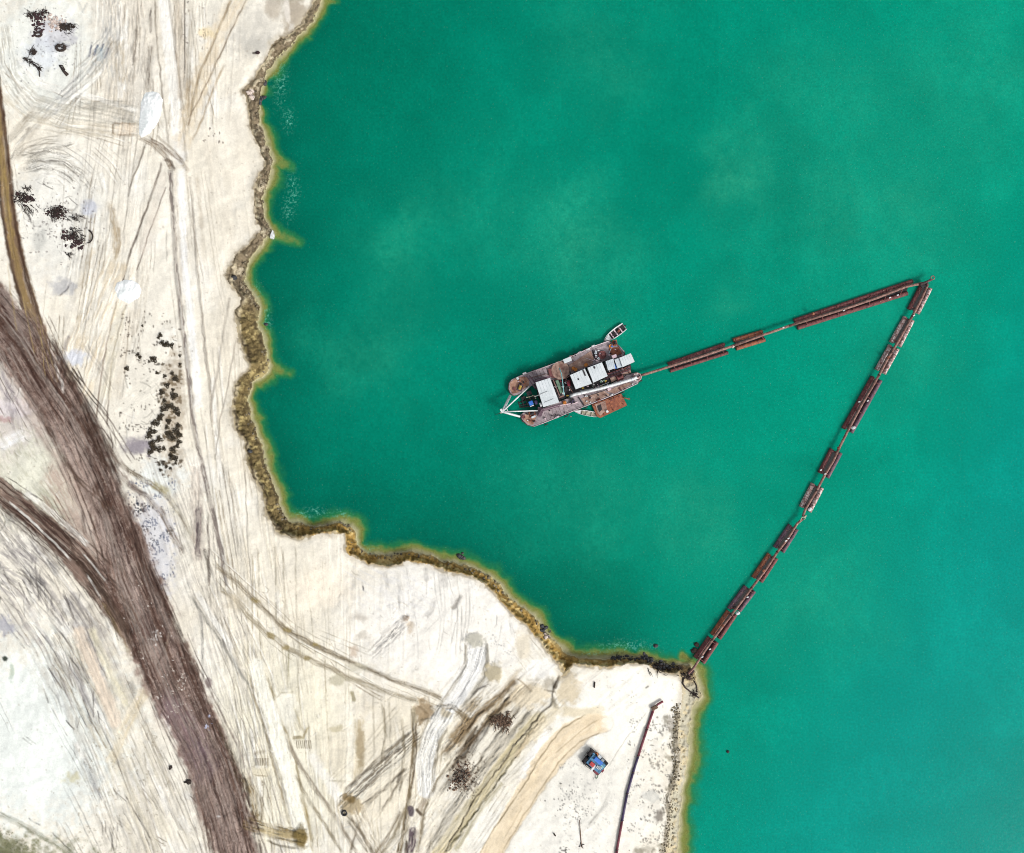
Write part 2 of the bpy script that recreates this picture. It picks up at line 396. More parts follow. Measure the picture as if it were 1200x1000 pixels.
stroke([(230, 205), (236, 260), (241, 320)], 5, (220, 206, 186), .6, 2, .7, .6, 14, 141)
stroke([(190, 188), (181, 220), (163, 267), (150, 305), (143, 335)], 2.6, (112, 98, 86), .9, .8, .3, .5, 9, 142, -.07)
stroke([(195, 217), (186, 243), (171, 285), (159, 322)], 1.5, (110, 90, 80), .9, .6, .2)
stroke([(192, 198), (180, 250), (165, 300)], 12, (222, 210, 198), .55, 3, .6, .6, 20, 143)
stroke([(171, 168), (162, 193), (153, 217), (149, 233)], 2, (120, 108, 94), .85, .8, .4, .5, 10, 144)
stroke([(168, 170), (150, 222)], 5, (210, 200, 184), .5, 1.5, .8)
stroke([(137, 348), (128, 390), (119, 435), (115, 470), (113, 492)], 2, (150, 126, 110), .85, .8, .3, .5, 12, 145, -.05)
stroke([(148, 356), (138, 392), (131, 425), (127, 470), (125, 500)], 2, (128, 112, 102), .85, .8, .3, .5, 12, 146, -.05)
stroke([(142, 352), (122, 470)], 14, (228, 220, 198), .6, 2, .4, .5, 30, 147)
stroke([(158, 360), (142, 430), (136, 470)], 12, (222, 208, 188), .5, 3, .8, .6, 14, 148)
stroke([(270, 345), (260, 400), (252, 452), (246, 480)], 3, (205, 196, 184), .8, 1.2, .4)
stroke([(277, 395), (267, 452), (258, 490), (252, 540)], 1.6, (188, 178, 166), .8, .8, .3)
stroke([(131, 325), (110, 380), (88, 445)], 46, (214, 196, 166), .6, 8, 1, .5, 22, 149, .10, thr=.52)
stroke([(128, 235), (134, 262), (137, 300)], 8, (196, 172, 134), .7, 2, .9, .5, 14, 150)
stroke([(138, 262), (140, 285), (134, 310)], 4, (178, 150, 104), .7, 1.5, .7)
stroke([(110, 290), (100, 320), (88, 345)], 8, (216, 200, 172), .5, 2, .9, .6, 14, 151)
blob(74, 337, 14, 9, (190, 190, 194), .8, .5, .8, 19); stroke([(84, 331), (78, 340), (68, 347)], 2, (86, 82, 90), .8, .8, .6, .6, 4, 152)
stroke([(80, 396), (76, 408)], 5, (140, 130, 140), .7, 1.5, .5)
blob(86, 418, 14, 8, (222, 226, 238), .9, .5, .8, 20)
blob(105, 244, 10, 9, (200, 204, 218), .85, .4, .5, 21)
for q, (pp) in enumerate([[(27, 193), (45, 187), (75, 190), (97, 206), (108, 222)], [(28, 200), (50, 196), (74, 205), (90, 218)], [(22, 180), (50, 178), (85, 186)], [(30, 188), (60, 175), (90, 168)]]):
    stroke(pp, 7, (150, 145, 136), .75, 1.5, 1, 1.0, 18, 153 + q, .08, thr=.55)
stroke([(12, 190), (24, 165), (40, 150)], 10, (160, 155, 146), .7, 2, 1, .9, 16, 158, thr=.55)
# heap surroundings, disturbed dark soil
blob(66, 40, 22, 20, (206, 206, 214), .85, .4, .6, 22)
blob(48, 64, 20, 20, (222, 228, 238), .7, .5, .6, 23)
specks(15, 5, 95, 100, 110, (120, 118, 122), (.4, 1.0), .6, 6, True)
specks(20, 215, 112, 305, 170, (90, 78, 80), (.4, 1.2), .7, 7, True)
blob(47, 282, 7, 16, (200, 200, 196), .7, .5, .7, 24)
stroke([(27, 243), (38, 262)], 2.2, (60, 50, 50), .9, .8, .5)
stroke([(50, 215), (62, 222)], 1.2, (110, 104, 100), .8, .6); stroke([(80, 231), (92, 242)], 1.2, (110, 104, 100), .8, .6)
for pp in [[(78, 248), (103, 257)], [(82, 254), (96, 259)], [(72, 246), (88, 246)], [(74, 295), (84, 303)]]:
    stroke(pp, 2, (100, 86, 80), .75, .8, .7, .8, 6, 159)

# vegetation bed and speckled ground
specks(140, 365, 213, 560, 260, (74, 62, 52), (.4, 1.5), .75, 8)
specks(185, 425, 213, 545, 260, (50, 42, 30), (.6, 2.4), .85, 9)
blob(203, 480, 13, 70, (168, 150, 126), .55, .4, .6, 25)
blob(163, 523, 18, 10, (140, 132, 146), .85, .5, .6, 26)
stroke([(150, 470), (175, 452)], 22, (205, 202, 192), .5, 5, 1, .8, 10, 160, thr=.5)
specks(150, 560, 205, 690, 420, (96, 104, 128), (.4, 1.3), .65, 10)
specks(150, 585, 172, 605, 50, (36, 44, 60), (.6, 1.8), .9, 11, True)
specks(158, 610, 185, 650, 60, (40, 46, 62), (.5, 1.4), .8, 12, True)
specks(196, 618, 206, 636, 4, (40, 46, 52), (1.5, 2.2), .9, 13)

# branching dirt lanes
stroke([(122, 515), (138, 542), (158, 556), (176, 566), (198, 584), (217, 612), (232, 640)], 6, (150, 136, 116), .9, 1.5, .7, .6, 14, 161, -.14)
stroke([(176, 566), (193, 574), (200, 584)], 8, (190, 178, 126), .7, 2.5, .3)
stroke([(130, 540), (150, 568), (172, 582), (188, 600), (203, 627), (216, 650)], [7][0], (156, 142, 132), .9, 1.6, .7, .6, 14, 162, -.14)
stroke([(150, 568), (172, 582)], 5, (112, 96, 90), .85, 1.2, .7)
stroke([(198, 584), (232, 640)], 12, (224, 220, 206), .6, 3, .5)
stroke([(229, 545), (231, 600), (232, 660)], 14, (190, 178, 168), .8, 3, .9, .6, 20, 163, -.1)
stroke([(233, 592), (232, 620), (232, 655)], 7, (108, 92, 98), .9, 1.6, .5, .7, 12, 164, -.1)
stroke([(243, 600), (245, 665), (245, 690)], 3, (120, 106, 98), .85, 1, .6, .7, 10, 165)
stroke([(238, 640), (246, 668), (244, 680)], 5, (120, 110, 100), .8, 1.5, .7, .7, 6, 166)
stroke([(287, 547), (289, 600), (291, 647), (296, 700)], 1.5, (190, 182, 170), .85, .7, .3)
stroke([(270, 560), (279, 645)], 2.5, (212, 204, 190), .7, 1, .5)
for x_, a0, a1 in [(322, 640, 735), (332, 640, 745), (346, 640, 752), (335, 760, 812), (349, 770, 860), (302, 640, 700), (362, 850, 900), (437, 810, 900), (456, 815, 930), (445, 930, 985)]:
    stroke([(x_, a0), (x_ + 2, a1)], 2.2, (196, 186, 166), .7, .9, .5, .6, 14, 167 + int(x_) % 7)
stroke([(220, 695), (237, 720), (258, 752), (275, 777), (293, 807)], 3.4, (168, 166, 158), .85, 1.2, .6, .7, 14, 168, -.08)
stroke([(235, 715), (237, 750), (238, 800)], 3, (130, 130, 130), .8, 1.2, .8, .7, 7, 169)
blob(244, 800, 4, 6, (120, 100, 104), .7, .5, .9, 27)
stroke([(250, 660), (273, 679), (300, 705), (318, 722), (336, 738), (370, 757), (413, 777), (460, 797), (507, 813), (532, 827), (546, 846)], 6, (168, 154, 130), .9, 1.3, .5, .7, 14, 170, -.16)
stroke([(300, 705), (318, 722), (336, 738), (370, 757), (413, 777), (460, 797), (507, 813)], 2.2, (134, 120, 98), .7, 1, .7, .7, 10, 171, wob=2)
stroke([(256, 688), (277, 704), (290, 722), (310, 740), (337, 760), (363, 773), (407, 793), (450, 810), (493, 823), (514, 838)], 6, (190, 178, 154), .88, 1.5, .5, .7, 14, 172, -.12)
for q, (x_, y_) in enumerate([(336, 738), (369, 756), (337, 759), (362, 772), (299, 704), (318, 745)]):
    blob(x_, y_, 4, 2.6, (150, 132, 78), .7, .8, 1.6, 28 + q)
stroke([(338, 762), (338, 800)], 2, (160, 150, 104), .7, 1, .6)
blob(277, 705, 12, 12, (200, 190, 172), .7, .5, .7, 35)

# lower left passes
stroke([(-10, 640), (50, 700), (95, 780), (140, 890), (190, 1020)], 105, (196, 190, 180), .5, 14, 1, .25, 60, 180, .1, thr=.55)
stroke([(-20, 650), (30, 680), (80, 750), (100, 800)], 74, (150, 144, 148), .55, 14, 1, .25, 40, 181, .12, thr=.57)
stroke([(100, 780), (150, 880), (200, 1010)], 70, (218, 210, 190), .5, 12, 1, .25, 50, 182, .08, thr=.5)
stroke([(40, 660), (80, 700), (130, 770)], 30, (150, 145, 146), .4, 6, 1, .3, 30, 183, thr=.55)
for pp, w_ in [([(40, 658), (46, 705)], 2), ([(47, 664), (47, 706)], 1.6), ([(52, 690), (54, 712)], 1.6), ([(33, 662), (40, 695)], 1.6), ([(60, 715), (72, 733)], 2.6), ([(73, 690), (84, 720), (92, 735)], 2), ([(75, 760), (92, 785), (98, 800)], 2.2),
               ([(4, 700), (28, 722)], 1.5), ([(0, 718), (16, 742)], 1.6), ([(2, 668), (16, 686)], 3.5), ([(0, 682), (10, 690)], 2), ([(62, 735), (76, 760)], 1.5), ([(54, 650), (72, 690)], 1.6), ([(0, 700), (0, 705)], 2),
               ([(110, 800), (125, 833), (136, 856)], 2), ([(55, 800), (68, 820), (74, 840)], 1.6), ([(128, 806), (132, 820)], 1.5), ([(95, 790), (103, 800)], 2), ([(82, 806), (100, 845)], 1.5),
               ([(128, 968), (134, 1002)], 2.2), ([(145, 930), (178, 985)], 1.8), ([(160, 905), (186, 950)], 1.6), ([(175, 925), (195, 960)], 1.4), ([(140, 942), (160, 980)], 1.4), ([(190, 880), (212, 920)], 1.4),
               ([(34, 959), (47, 967)], 1.6), ([(60, 975), (86, 1000)], 2.2), ([(115, 955), (135, 1000)], 1.5), ([(92, 738), (110, 780)], 1.4), ([(104, 708), (112, 760), (128, 800)], 1.2)]:
    stroke(pp, w_, (86, 80, 76), .75, .9, .6, .7, 7, 184 + int(w_ * 3))
stroke([(92, 742), (110, 785), (136, 846)], 15, (240, 224, 206), .9, 3, .3, .5, 30, 190)
stroke([(106, 735), (128, 790), (150, 830)], 8, (240, 232, 204), .7, 3, .3)
stroke([(172, 806), (150, 850), (128, 898)], 11, (226, 212, 184), .8, 3, .8, .7, 20, 191)
stroke([(166, 806), (136, 862)], 4, (240, 230, 210), .8, 1, .4)
blob(86, 912, 10, 6, (214, 206, 160), .6, .6, .9, 36)
stroke([(98, 890), (112, 922), (120, 940)], 6, (170, 170, 174), .7, 2, .9, .8, 7, 192)
specks(85, 860, 200, 1000, 160, (150, 140, 120), (.4, 1.3), .5, 14)
stroke([(-5, 952), (20, 964), (45, 978), (92, 1004)], 6, (150, 152, 128), .8, 2, .8, .6, 20, 193)
blob(4, 1000, 36, 22, (138, 138, 110), .85, .4, .6, 37)
blob(4, 1030, 120, 40, (128, 130, 98), .9, .4, .6, 37)
blob(6, 772, 3.4, 3.4, (36, 48, 34), .95, .4, .8, 38); blob(14, 785, 3, 10, (150, 170, 150), .6, .5, .9, 39)
blob(4, 735, 12, 10, (160, 162, 180), .7, .5, .9, 40)
# around the branch of the dirt road
stroke([(-5, 525), (30, 508)], 14, (250, 250, 252), .9, 3, .8, .5, 20, 194)
blob(14, 480, 24, 10, (234, 226, 230), .8, .5, .9, 41); blob(6, 492, 9, 4, (170, 110, 110), .5, .5, .9, 42)
stroke([(0, 440), (15, 470), (20, 500)], 16, (156, 148, 154), .7, 4, .9, .6, 12, 195, thr=.45)
stroke([(5, 520), (30, 560), (60, 590)], 70, (176, 174, 150), .5, 14, 1, .5, 9, 196, thr=.58)
stroke([(60, 590), (95, 640)], 26, (150, 128, 112), .7, 6, 1, .6, 14, 197)
stroke([(70, 560), (90, 600), (100, 640)], 34, (190, 170, 158), .85, 9, .4, .5, 20, 198)
stroke([(-5, 590), (20, 610), (60, 650)], 10, (130, 122, 116), .7, 3, .9, .7, 10, 199)
stroke([(0, 605), (25, 640), (50, 670)], 40, (130, 126, 126), .6, 8, 1, .5, 14, 200, .12, thr=.56)

# ---- dark dirt road
ROAD = [(-160, 170, 50), (-60, 300, 50), (-22, 350, 54), (22, 402, 62), (46, 440, 56), (72, 480, 52), (93, 520, 50), (111, 560, 47), (128, 600, 46), (142, 640, 56), (152, 675, 62), (163, 703, 60), (178, 738, 56),
        (197, 787, 60), (212, 820, 56), (231, 860, 54), (246, 895, 56), (255, 925, 60), (266, 960, 54), (276, 1000, 50), (290, 1060, 50), (340, 1300, 50)]
SIDE = [(-160, 470, 26), (-40, 548, 26), (0, 575, 27), (35, 602, 24), (70, 634, 26), (98, 662, 34), (124, 694, 34), (146, 730, 26), (160, 764, 14)]
UPR = [(-12, -60, 8), (-8, 60, 8), (0, 130, 9), (5, 200, 18), (9, 243, 19), (17, 290, 19), (26, 330, 19), (38, 370, 20), (50, 410, 22), (62, 450, 22)]
RC = (142, 119, 110)
stroke(SIDE, 26, (128, 106, 96), .97, 2.5, .25, .5, 40, 210, .2, thr=.35)
stroke(SIDE, 22, (66, 46, 40), .9, 2, 1, .35, 40, 211, .25, thr=.52, k=6)
stroke(SIDE, 22, (176, 158, 146), .7, 2, 1, .5, 30, 212, thr=.66, k=6)
stroke(UPR, 18, (120, 96, 74), .97, 1.8, .2, .5, 40, 213, .2, thr=.35)
stroke([(p[0] - 1.5, p[1], p[2] * .36) for p in UPR], 6, (186, 158, 100), .9, 1.6, .5, .5, 30, 214)
stroke([(p[0] + p[2] * .34, p[1], 4) for p in UPR], 4, (70, 46, 36), .9, 1.5, .4, .5, 14, 215)
stroke([(p[0] - p[2] * .42, p[1], 3) for p in UPR], 3, (78, 60, 46), .85, 1.3, .4, .5, 14, 216)
RW = lambda f, o=0: [(p[0] + o, p[1], p[2] * f) for p in ROAD]
stroke(RW(1.12), 60, (176, 156, 144), .6, 9, .7, .4, 60, 235, wob=1.6, thr=.45)
stroke(ROAD, 56, RC, .98, 4, .12, .4, 90, 217, .2, thr=.3, wob=1.6)
stroke(RW(.9), 50, (176, 157, 150), .75, 4, .9, .10, 150, 231, .1, thr=.5, k=3, wob=2)
stroke(RW(.95), 50, (98, 74, 64), .85, 3, 1, .14, 130, 218, .25, thr=.52, k=4, wob=2)
stroke(RW(.9), 50, (70, 47, 41), .75, 3, 1, .3, 110, 219, .2, thr=.60, k=5, wob=2)
stroke(RW(.9), 50, (184, 168, 160), .5, 3, 1, .4, 60, 220, .1, thr=.62, k=5, wob=1.6)
stroke(RW(.9), 50, (60, 42, 38), .5, 3, 1, .9, 30, 221, thr=.66, k=7, wob=1.6)
_mk = road_mask0(ROAD, U, V)
g = fbm(U / 2.2, V / 2.2, 620, 2); blend(_mk * sstep(.62, .8, g) * .35, (186, 170, 162)); blend(_mk * (1 - sstep(.2, .36, g)) * .45, (66, 48, 44))
stroke([(30, 470), (56, 515), (76, 545), (97, 590), (112, 640)], 16, (188, 170, 160), .75, 6, .4, .3, 40, 232)
stroke([(80, 500), (104, 548), (122, 600), (128, 640)], 12, (182, 164, 154), .6, 5, .5, .3, 40, 233)
# darker rims and shards
stroke([(60, 392), (75, 428), (95, 468), (116, 505), (133, 545), (146, 590), (160, 630), (178, 680), (204, 730), (222, 775), (240, 815)], 7, (84, 62, 54), .85, 2.5, .7, .4, 16, 222, .2)
stroke([(42, 478), (62, 512), (78, 543), (100, 574), (116, 605)], 6, (84, 62, 50), .8, 2.5, .6, .4, 14, 223)
stroke([(88, 655), (108, 678), (127, 704), (146, 735), (153, 757)], 6, (66, 50, 38), .85, 2, .5, .5, 14, 224)
stroke([(120, 705), (142, 745), (152, 770)], 5, (150, 132, 90), .6, 2, .5)
stroke([(-20, 340), (10, 390), (40, 440), (66, 476)], 30, (84, 60, 52), .55, 8, .9, .2, 60, 234)
stroke([(0, 350), (15, 385), (35, 430), (50, 460)], 3.5, (62, 36, 32), .9, 1.2, .3, .5, 14, 225)
stroke([(0, 410), (20, 445), (45, 480)], 4, (70, 46, 40), .85, 1.5, .5, .5, 14, 226)
stroke([(2, 335), (16, 372), (28, 395), (34, 412)], 8, (168, 152, 146), .8, 2.5, .9, .6, 12, 227)
stroke([(64, 425), (72, 448), (74, 460)], 3, (232, 226, 222), .9, 1, .3); stroke([(55, 395), (66, 430)], 1.4, (226, 216, 208), .8, .7, .3)
stroke([(112, 500), (128, 528), (140, 548)], 3, (200, 184, 172), .7, 1, .6); stroke([(116, 495), (132, 520), (132, 530)], 1.4, (70, 52, 46), .85, .7)
stroke([(174, 660), (190, 696)], 5, (40, 34, 36), .8, 2, .5)
stroke([(95, 595), (100, 628)], 4, (84, 62, 54), .8, 1.3, .6); stroke([(104, 600), (112, 622)], 3, (96, 72, 62), .8, 1.3, .6)
blob(124, 590, 5, 6, (100, 72, 60), .7, .5, .9, 43); blob(112, 573, 4, 8, (90, 62, 50), .7, .5, .9, 44)
blob(172, 735, 8, 20, (76, 48, 44), .6, .5, .9, 45)
stroke([(196, 735), (190, 770), (179, 788)], 3.6, (70, 46, 40), .85, 1.2, .5); stroke([(199, 740), (193, 768)], 2.4, (170, 150, 136), .7, 1, .5)
stroke([(200, 830), (222, 862), (240, 900)], 30, (138, 118, 130), .55, 10, .3, .4, 30, 228)
stroke([(252, 842), (262, 862), (272, 888), (288, 930)], 7, (84, 70, 54), .9, 2, .7, .6, 9, 229, .2)
specks(120, 640, 240, 1000, 60, (236, 226, 220), (.4, 1.1), .85, 15, True)
specks(173, 735, 193, 755, 16, (244, 238, 236), (.5, 1.5), .95, 16, True)
specks(196, 775, 220, 835, 36, (232, 222, 214), (.4, .9), .9, 17)
specks(240, 838, 250, 856, 16, (214, 220, 250), (.4, 1.0), .95, 18)
blob(256, 957, 2.5, 1.6, (245, 238, 236), .95, .3, .4, 46)

# lower middle
stroke([(300, 780), (307, 806), (320, 840), (331, 884), (345, 935), (352, 970), (362, 1010)], 15, (253, 251, 240), .95, 2.5, .2, .4, 40, 230)
stroke([(293, 790), (296, 812), (310, 852), (320, 896), (328, 924), (340, 970)], 2.6, (178, 164, 136), .85, 1, .6, .6, 10, 231, -.06)
stroke([(312, 790), (324, 826), (338, 866), (346, 890), (354, 928), (368, 990)], 3, (176, 160, 120), .85, 1.1, .6, .6, 10, 232, -.06)
stroke([(300, 860), (310, 900)], 6, (224, 214, 190), .6, 2, .6)
stroke([(336, 868), (352, 898), (372, 928), (392, 956), (420, 1002)], 5, (178, 166, 148), .9, 1.4, .7, .6, 12, 233, -.1)
stroke([(346, 908), (360, 935), (384, 972), (404, 1004)], 4, (170, 158, 132), .85, 1.3, .7, .6, 12, 234)
stroke([(362, 880), (384, 915), (404, 950)], 12, (253, 251, 246), .8, 3, .2)
stroke([(350, 930), (362, 965), (366, 1000)], 4, (180, 158, 104), .7, 1.6, .7)
for q in range(8):
    stroke([(299 + q * 2.1, 889), (299 + q * 2.1, 897)], 1, (128, 112, 86), .9, .5, wob=.3)
for q in range(8):
    stroke([(347 + q * 2.4, 868), (348 + q * 2.4, 877)], 1, (128, 112, 86), .85, .5, wob=.3)
stroke([(299, 883), (309, 881)], 4, (170, 156, 130), .7, 1.5, .5)
stroke([(294, 905), (318, 905)], 11, (224, 216, 194), .9, 2); stroke([(298, 909), (314, 909)], 1.5, (178, 164, 138), .7, .7)
stroke([(345, 865), (352, 864)], 5, (150, 134, 90), .8, 1.2, .5); stroke([(363, 850), (354, 866)], 3, (170, 152, 96), .7, 1.2, .5)
stroke([(286, 908), (296, 928), (300, 955), (306, 960)], 9, (134, 116, 82), .9, 2, .8, .6, 10, 235, .25)
stroke([(284, 905), (290, 925), (294, 950)], 3, (60, 50, 40), .9, 1.2, .6); stroke([(308, 912), (306, 965)], 4, (120, 102, 70), .85, 1.5, .6)
stroke([(307, 918), (307, 936)], 2.5, (250, 246, 234), .9, .8)
stroke([(292, 966), (320, 974), (352, 982)], 16, (140, 122, 84), .95, 2, .6, .7, 14, 236, .25)
stroke([(305, 972), (345, 982)], 9, (206, 190, 152), .8, 1.5, .9, 1.0, 14, 237)
blob(353, 981, 8, 13, (128, 110, 66), .95, .3, .4, 47, .4)
stroke([(310, 985), (330, 992), (352, 995)], 2.6, (86, 72, 46), .85, 1, .4)
stroke([(284, 957), (300, 968)], 3, (70, 52, 46), .9, 1, .3); stroke([(304, 985), (306, 1004)], 3, (70, 56, 50), .85, 1, .5)
blob(334, 830, 14, 20, (252, 249, 238), .7, .3, .4, 48); stroke([(322, 820), (330, 812), (346, 812)], 2, (196, 186, 160), .7, .9, .6)
stroke([(346, 830), (352, 852), (362, 860)], 2, (176, 160, 116), .6, .9, .6)
blob(392, 885, 18, 26, (232, 224, 206), .6, .5, .6, 49)
stroke([(384, 915), (412, 916)], 2, (188, 178, 150), .6, 1, .8, .6, 4, 238)
blob(395, 854, 8, 4, (200, 190, 160), .7, .5, .8, 50)
stroke([(407, 820), (412, 870), (408, 930)], 9, (252, 248, 236), .7, 2, .2)
stroke([(420, 840), (422, 880), (418, 920)], 11, (196, 182, 154), .8, 3, .6, .5, 16, 239)
blob(423, 878, 5, 22, (172, 156, 126), .8, .4, .6, 51)
stroke([(412, 812), (414, 820)], 5, (150, 138, 84), .8, 1.3, .4)
blob(418, 783, 10, 5, (200, 194, 176), .7, .6, .9, 52); blob(396, 797, 12, 6, (178, 172, 150), .7, .6, 1.0, 53)
# scarred diagonal lane, bottom centre
stroke([(404, 940), (440, 905), (484, 865)], 20, (228, 224, 212), .9, 2.5, .6, .8, 22, 240, .12)
stroke([(404, 940), (440, 905), (484, 865)], 17, (112, 100, 84), .85, 2.5, 1, .9, 20, 241, .12, thr=.58, k=6)
stroke([(400, 930), (445, 888), (481, 858)], 3.4, (142, 130, 112), .9, 1.2, .5, .6, 9, 242, -.15)
stroke([(425, 943), (450, 925), (470, 905), (478, 900)], 4, (142, 130, 112), .85, 1.3, .7, .6, 9, 243, -.15)
blob(411, 943, 14, 11, (184, 168, 138), .95, .3, .5, 54, .25); blob(411, 937, 5, 5, (128, 106, 66), .85, .4, .6, 55); blob(404, 934, 3, 4, (150, 130, 96), .9, .3, .5, 56)
stroke([(466, 917), (472, 903)], 4, (110, 98, 82), .8, 1.3, .7)
stroke([(420, 955), (432, 985), (445, 1004)], 20, (176, 164, 144), .65, 4, 1, .8, 16, 244, .1, thr=.5)
stroke([(406, 960), (425, 990), (435, 1004)], 3, (150, 140, 124), .8, 1.1, .5)
stroke([(484, 830), (486, 862), (483, 900), (479, 935), (474, 975), (466, 1004)], 6, (138, 120, 90), .95, 1.5, .5, .6, 14, 245, -.16)
stroke([(487, 840), (488, 880), (484, 915)], 1.8, (96, 78, 54), .85, .8, .4)
stroke([(476, 945), (462, 980), (444, 1004)], 5, (158, 144, 116), .85, 1.5, .7, .6, 12, 246)
stroke([(500, 925), (496, 940), (488, 955)], 6, (178, 160, 138), .8, 1.6, .6)
stroke([(500, 835), (490, 850)], 9, (150, 130, 100), .9, 2, .4)
stroke([(436, 1004), (452, 985), (470, 950)], 4, (140, 124, 98), .85, 1.4, .6)
stroke([(484, 968), (483, 986), (478, 1004)], 10, (92, 76, 86), .95, 1.4, .35, .5, 10, 247, -.2)
stroke([(481, 948), (482, 954)], 7, (96, 82, 96), .9, 1.3); stroke([(488, 949), (493, 954)], 4, (90, 72, 52), .9, 1.2)
stroke([(476, 985), (476, 1004)], 4, (76, 60, 46), .85, 1.4, .5)
blob(498, 832, 11, 13, (166, 146, 118), .9, .3, .6, 57, -.3); stroke([(484, 826), (486, 850)], 6, (196, 184, 158), .8, 1.5)
stroke([(490, 826), (502, 838), (497, 852)], 3, (130, 108, 78), .7, 1.2, .5)
stroke([(521, 836), (507, 860), (499, 890), (500, 925)], 22, (247, 247, 245), .95, 1.8, .3, .8, 30, 248, .1)
stroke([(521, 836), (507, 860), (499, 890), (500, 925)], 19, (150, 148, 146), .6, 1.8, 1, 1.0, 26, 249, .1, thr=.62, k=6)
stroke([(526, 850), (514, 872), (508, 905), (506, 925)], 4, (172, 162, 142), .9, 1.3, .6, .6, 10, 250, .12)
stroke([(505, 838), (494, 862), (490, 880)], 3, (176, 166, 146), .85, 1.2, .5)
blob(523, 835, 7, 7, (184, 174, 154), .9, .3, .4, 58)
stroke([(559, 764), (554, 783), (540, 806), (529, 822)], 24, (246, 246, 246), .95, 1.8, .25, .8, 30, 251, .1)
stroke([(559, 764), (554, 783), (540, 806), (529, 822)], 20, (168, 168, 170), .65, 1.8, 1, 1.0, 26, 252, .1, thr=.6, k=6)
blob(557, 751, 12, 8, (190, 187, 176), .95, .25, .35, 59, .2)
stroke([(546, 752), (545, 780), (536, 797), (520, 820), (508, 838)], 4, (186, 178, 162), .9, 1.2, .5, .6, 10, 253, .12)
stroke([(570, 752), (571, 775), (567, 795), (555, 812), (540, 830)], 5, (172, 166, 152), .9, 1.4, .6, .6, 10, 254, .12)
stroke([(573, 803), (560, 808), (553, 815)], 2.6, (104, 96, 90), .9, .9, .6)
blob(578, 788, 10, 12, (196, 184, 156), .9, .35, .5, 60, .2)
stroke([(512, 828), (530, 828), (545, 840), (550, 850)], 6, (158, 144, 120), .9, 1.4, .6, .6, 9, 255, -.2)
stroke([(552, 838), (540, 855), (528, 872)], 14, (160, 138, 104), .92, 2.5, .5, .6, 11, 256, .2)
stroke([(560, 822), (548, 834)], 12, (164, 148, 122), .85, 2.5, .6, .6, 11, 256, .2)
stroke([(530, 875), (522, 882)], 8, (170, 154, 128), .8, 2.5, .7, .6, 9, 257)
stroke([(607, 793), (590, 812), (566, 832), (548, 852), (535, 876)], 9, (158, 136, 104), .92, 2, .5, .6, 12, 258, .15)
stroke([(612, 806), (595, 822), (574, 842), (556, 866), (534, 890)], 8, (130, 110, 84), .92, 2, .6, .6, 12, 259, .18)
stroke([(595, 818), (582, 834), (570, 852)], 14, (166, 146, 112), .85, 4, .6, .6, 12, 260, .15)
stroke([(560, 858), (546, 882), (528, 904)], 8, (116, 98, 76), .9, 2.5, .8, .6, 8, 261, .18)
stroke([(625, 828), (608, 850), (585, 880), (556, 912)], 9, (178, 168, 148), .85, 3, .6, .6, 16, 262, .12)
stroke([(575, 845), (560, 870), (540, 900), (515, 930)], 7, (150, 144, 134), .85, 2, .7, .6, 14, 263, .12)
stroke([(560, 850), (540, 880)], 3, (92, 76, 56), .8, 1.2, .8, .6, 6, 264)
blob(620, 815, 24, 14, (230, 216, 190), .8, .3, .5, 61)
stroke([(600, 826), (625, 800), (638, 785)], 6, (208, 192, 166), .7, 2, .6); stroke([(605, 795), (625, 812)], 2.4, (190, 172, 144), .8, 1, .4); stroke([(590, 808), (604, 790), (612, 782)], 5, (220, 206, 182), .7, 2)
blob(613, 757, 10, 17, (230, 220, 200), .8, .3, .4, 62); blob(632, 785, 18, 12, WH, .9, .3, .5, 63)
blob(644, 800, 6, 8, (190, 182, 168), .8, .4, .6, 64)
stroke([(636, 808), (650, 812), (646, 795)], 2.4, (150, 140, 124), .8, 1, .4)
blob(667, 808, 13, 17, (222, 208, 182), .9, .3, .5, 65)
# broad gouges and churned ground where the lanes cross
for pp, w_, c_ in [([(606, 796), (585, 818), (560, 838), (540, 860)], 5, (120, 102, 78)), ([(600, 815), (578, 838), (556, 866), (540, 884)], 4, (104, 86, 64)), ([(572, 826), (556, 842), (538, 868)], 6, (132, 112, 84)),
                   ([(622, 832), (600, 858), (572, 890), (548, 922), (520, 962), (498, 1004)], 4, (130, 122, 104)), ([(612, 826), (588, 856), (560, 894), (536, 930)], 3.4, (112, 100, 80)), ([(548, 846), (532, 868), (520, 882)], 8, (140, 118, 88)),
                   ([(528, 892), (512, 916), (498, 950), (488, 1004)], 4, (150, 134, 104)), ([(560, 852), (544, 876), (526, 906)], 5, (110, 94, 74)), ([(478, 905), (462, 925), (448, 952)], 3.4, (128, 114, 92)), ([(402, 948), (420, 970), (440, 1004)], 4, (136, 122, 100)),
                   ([(424, 960), (414, 985), (410, 1004)], 3, (136, 122, 100)), ([(540, 700), (532, 712)], 5, (190, 184, 176)), ([(470, 838), (474, 880), (468, 930)], 3, (150, 138, 114)), ([(448, 820), (452, 860), (446, 900)], 3, (160, 148, 122))]:
    stroke(pp, w_, c_, .85, 1.6, .7, .6, 12, 290 + int(w_), -.14, 1.4)
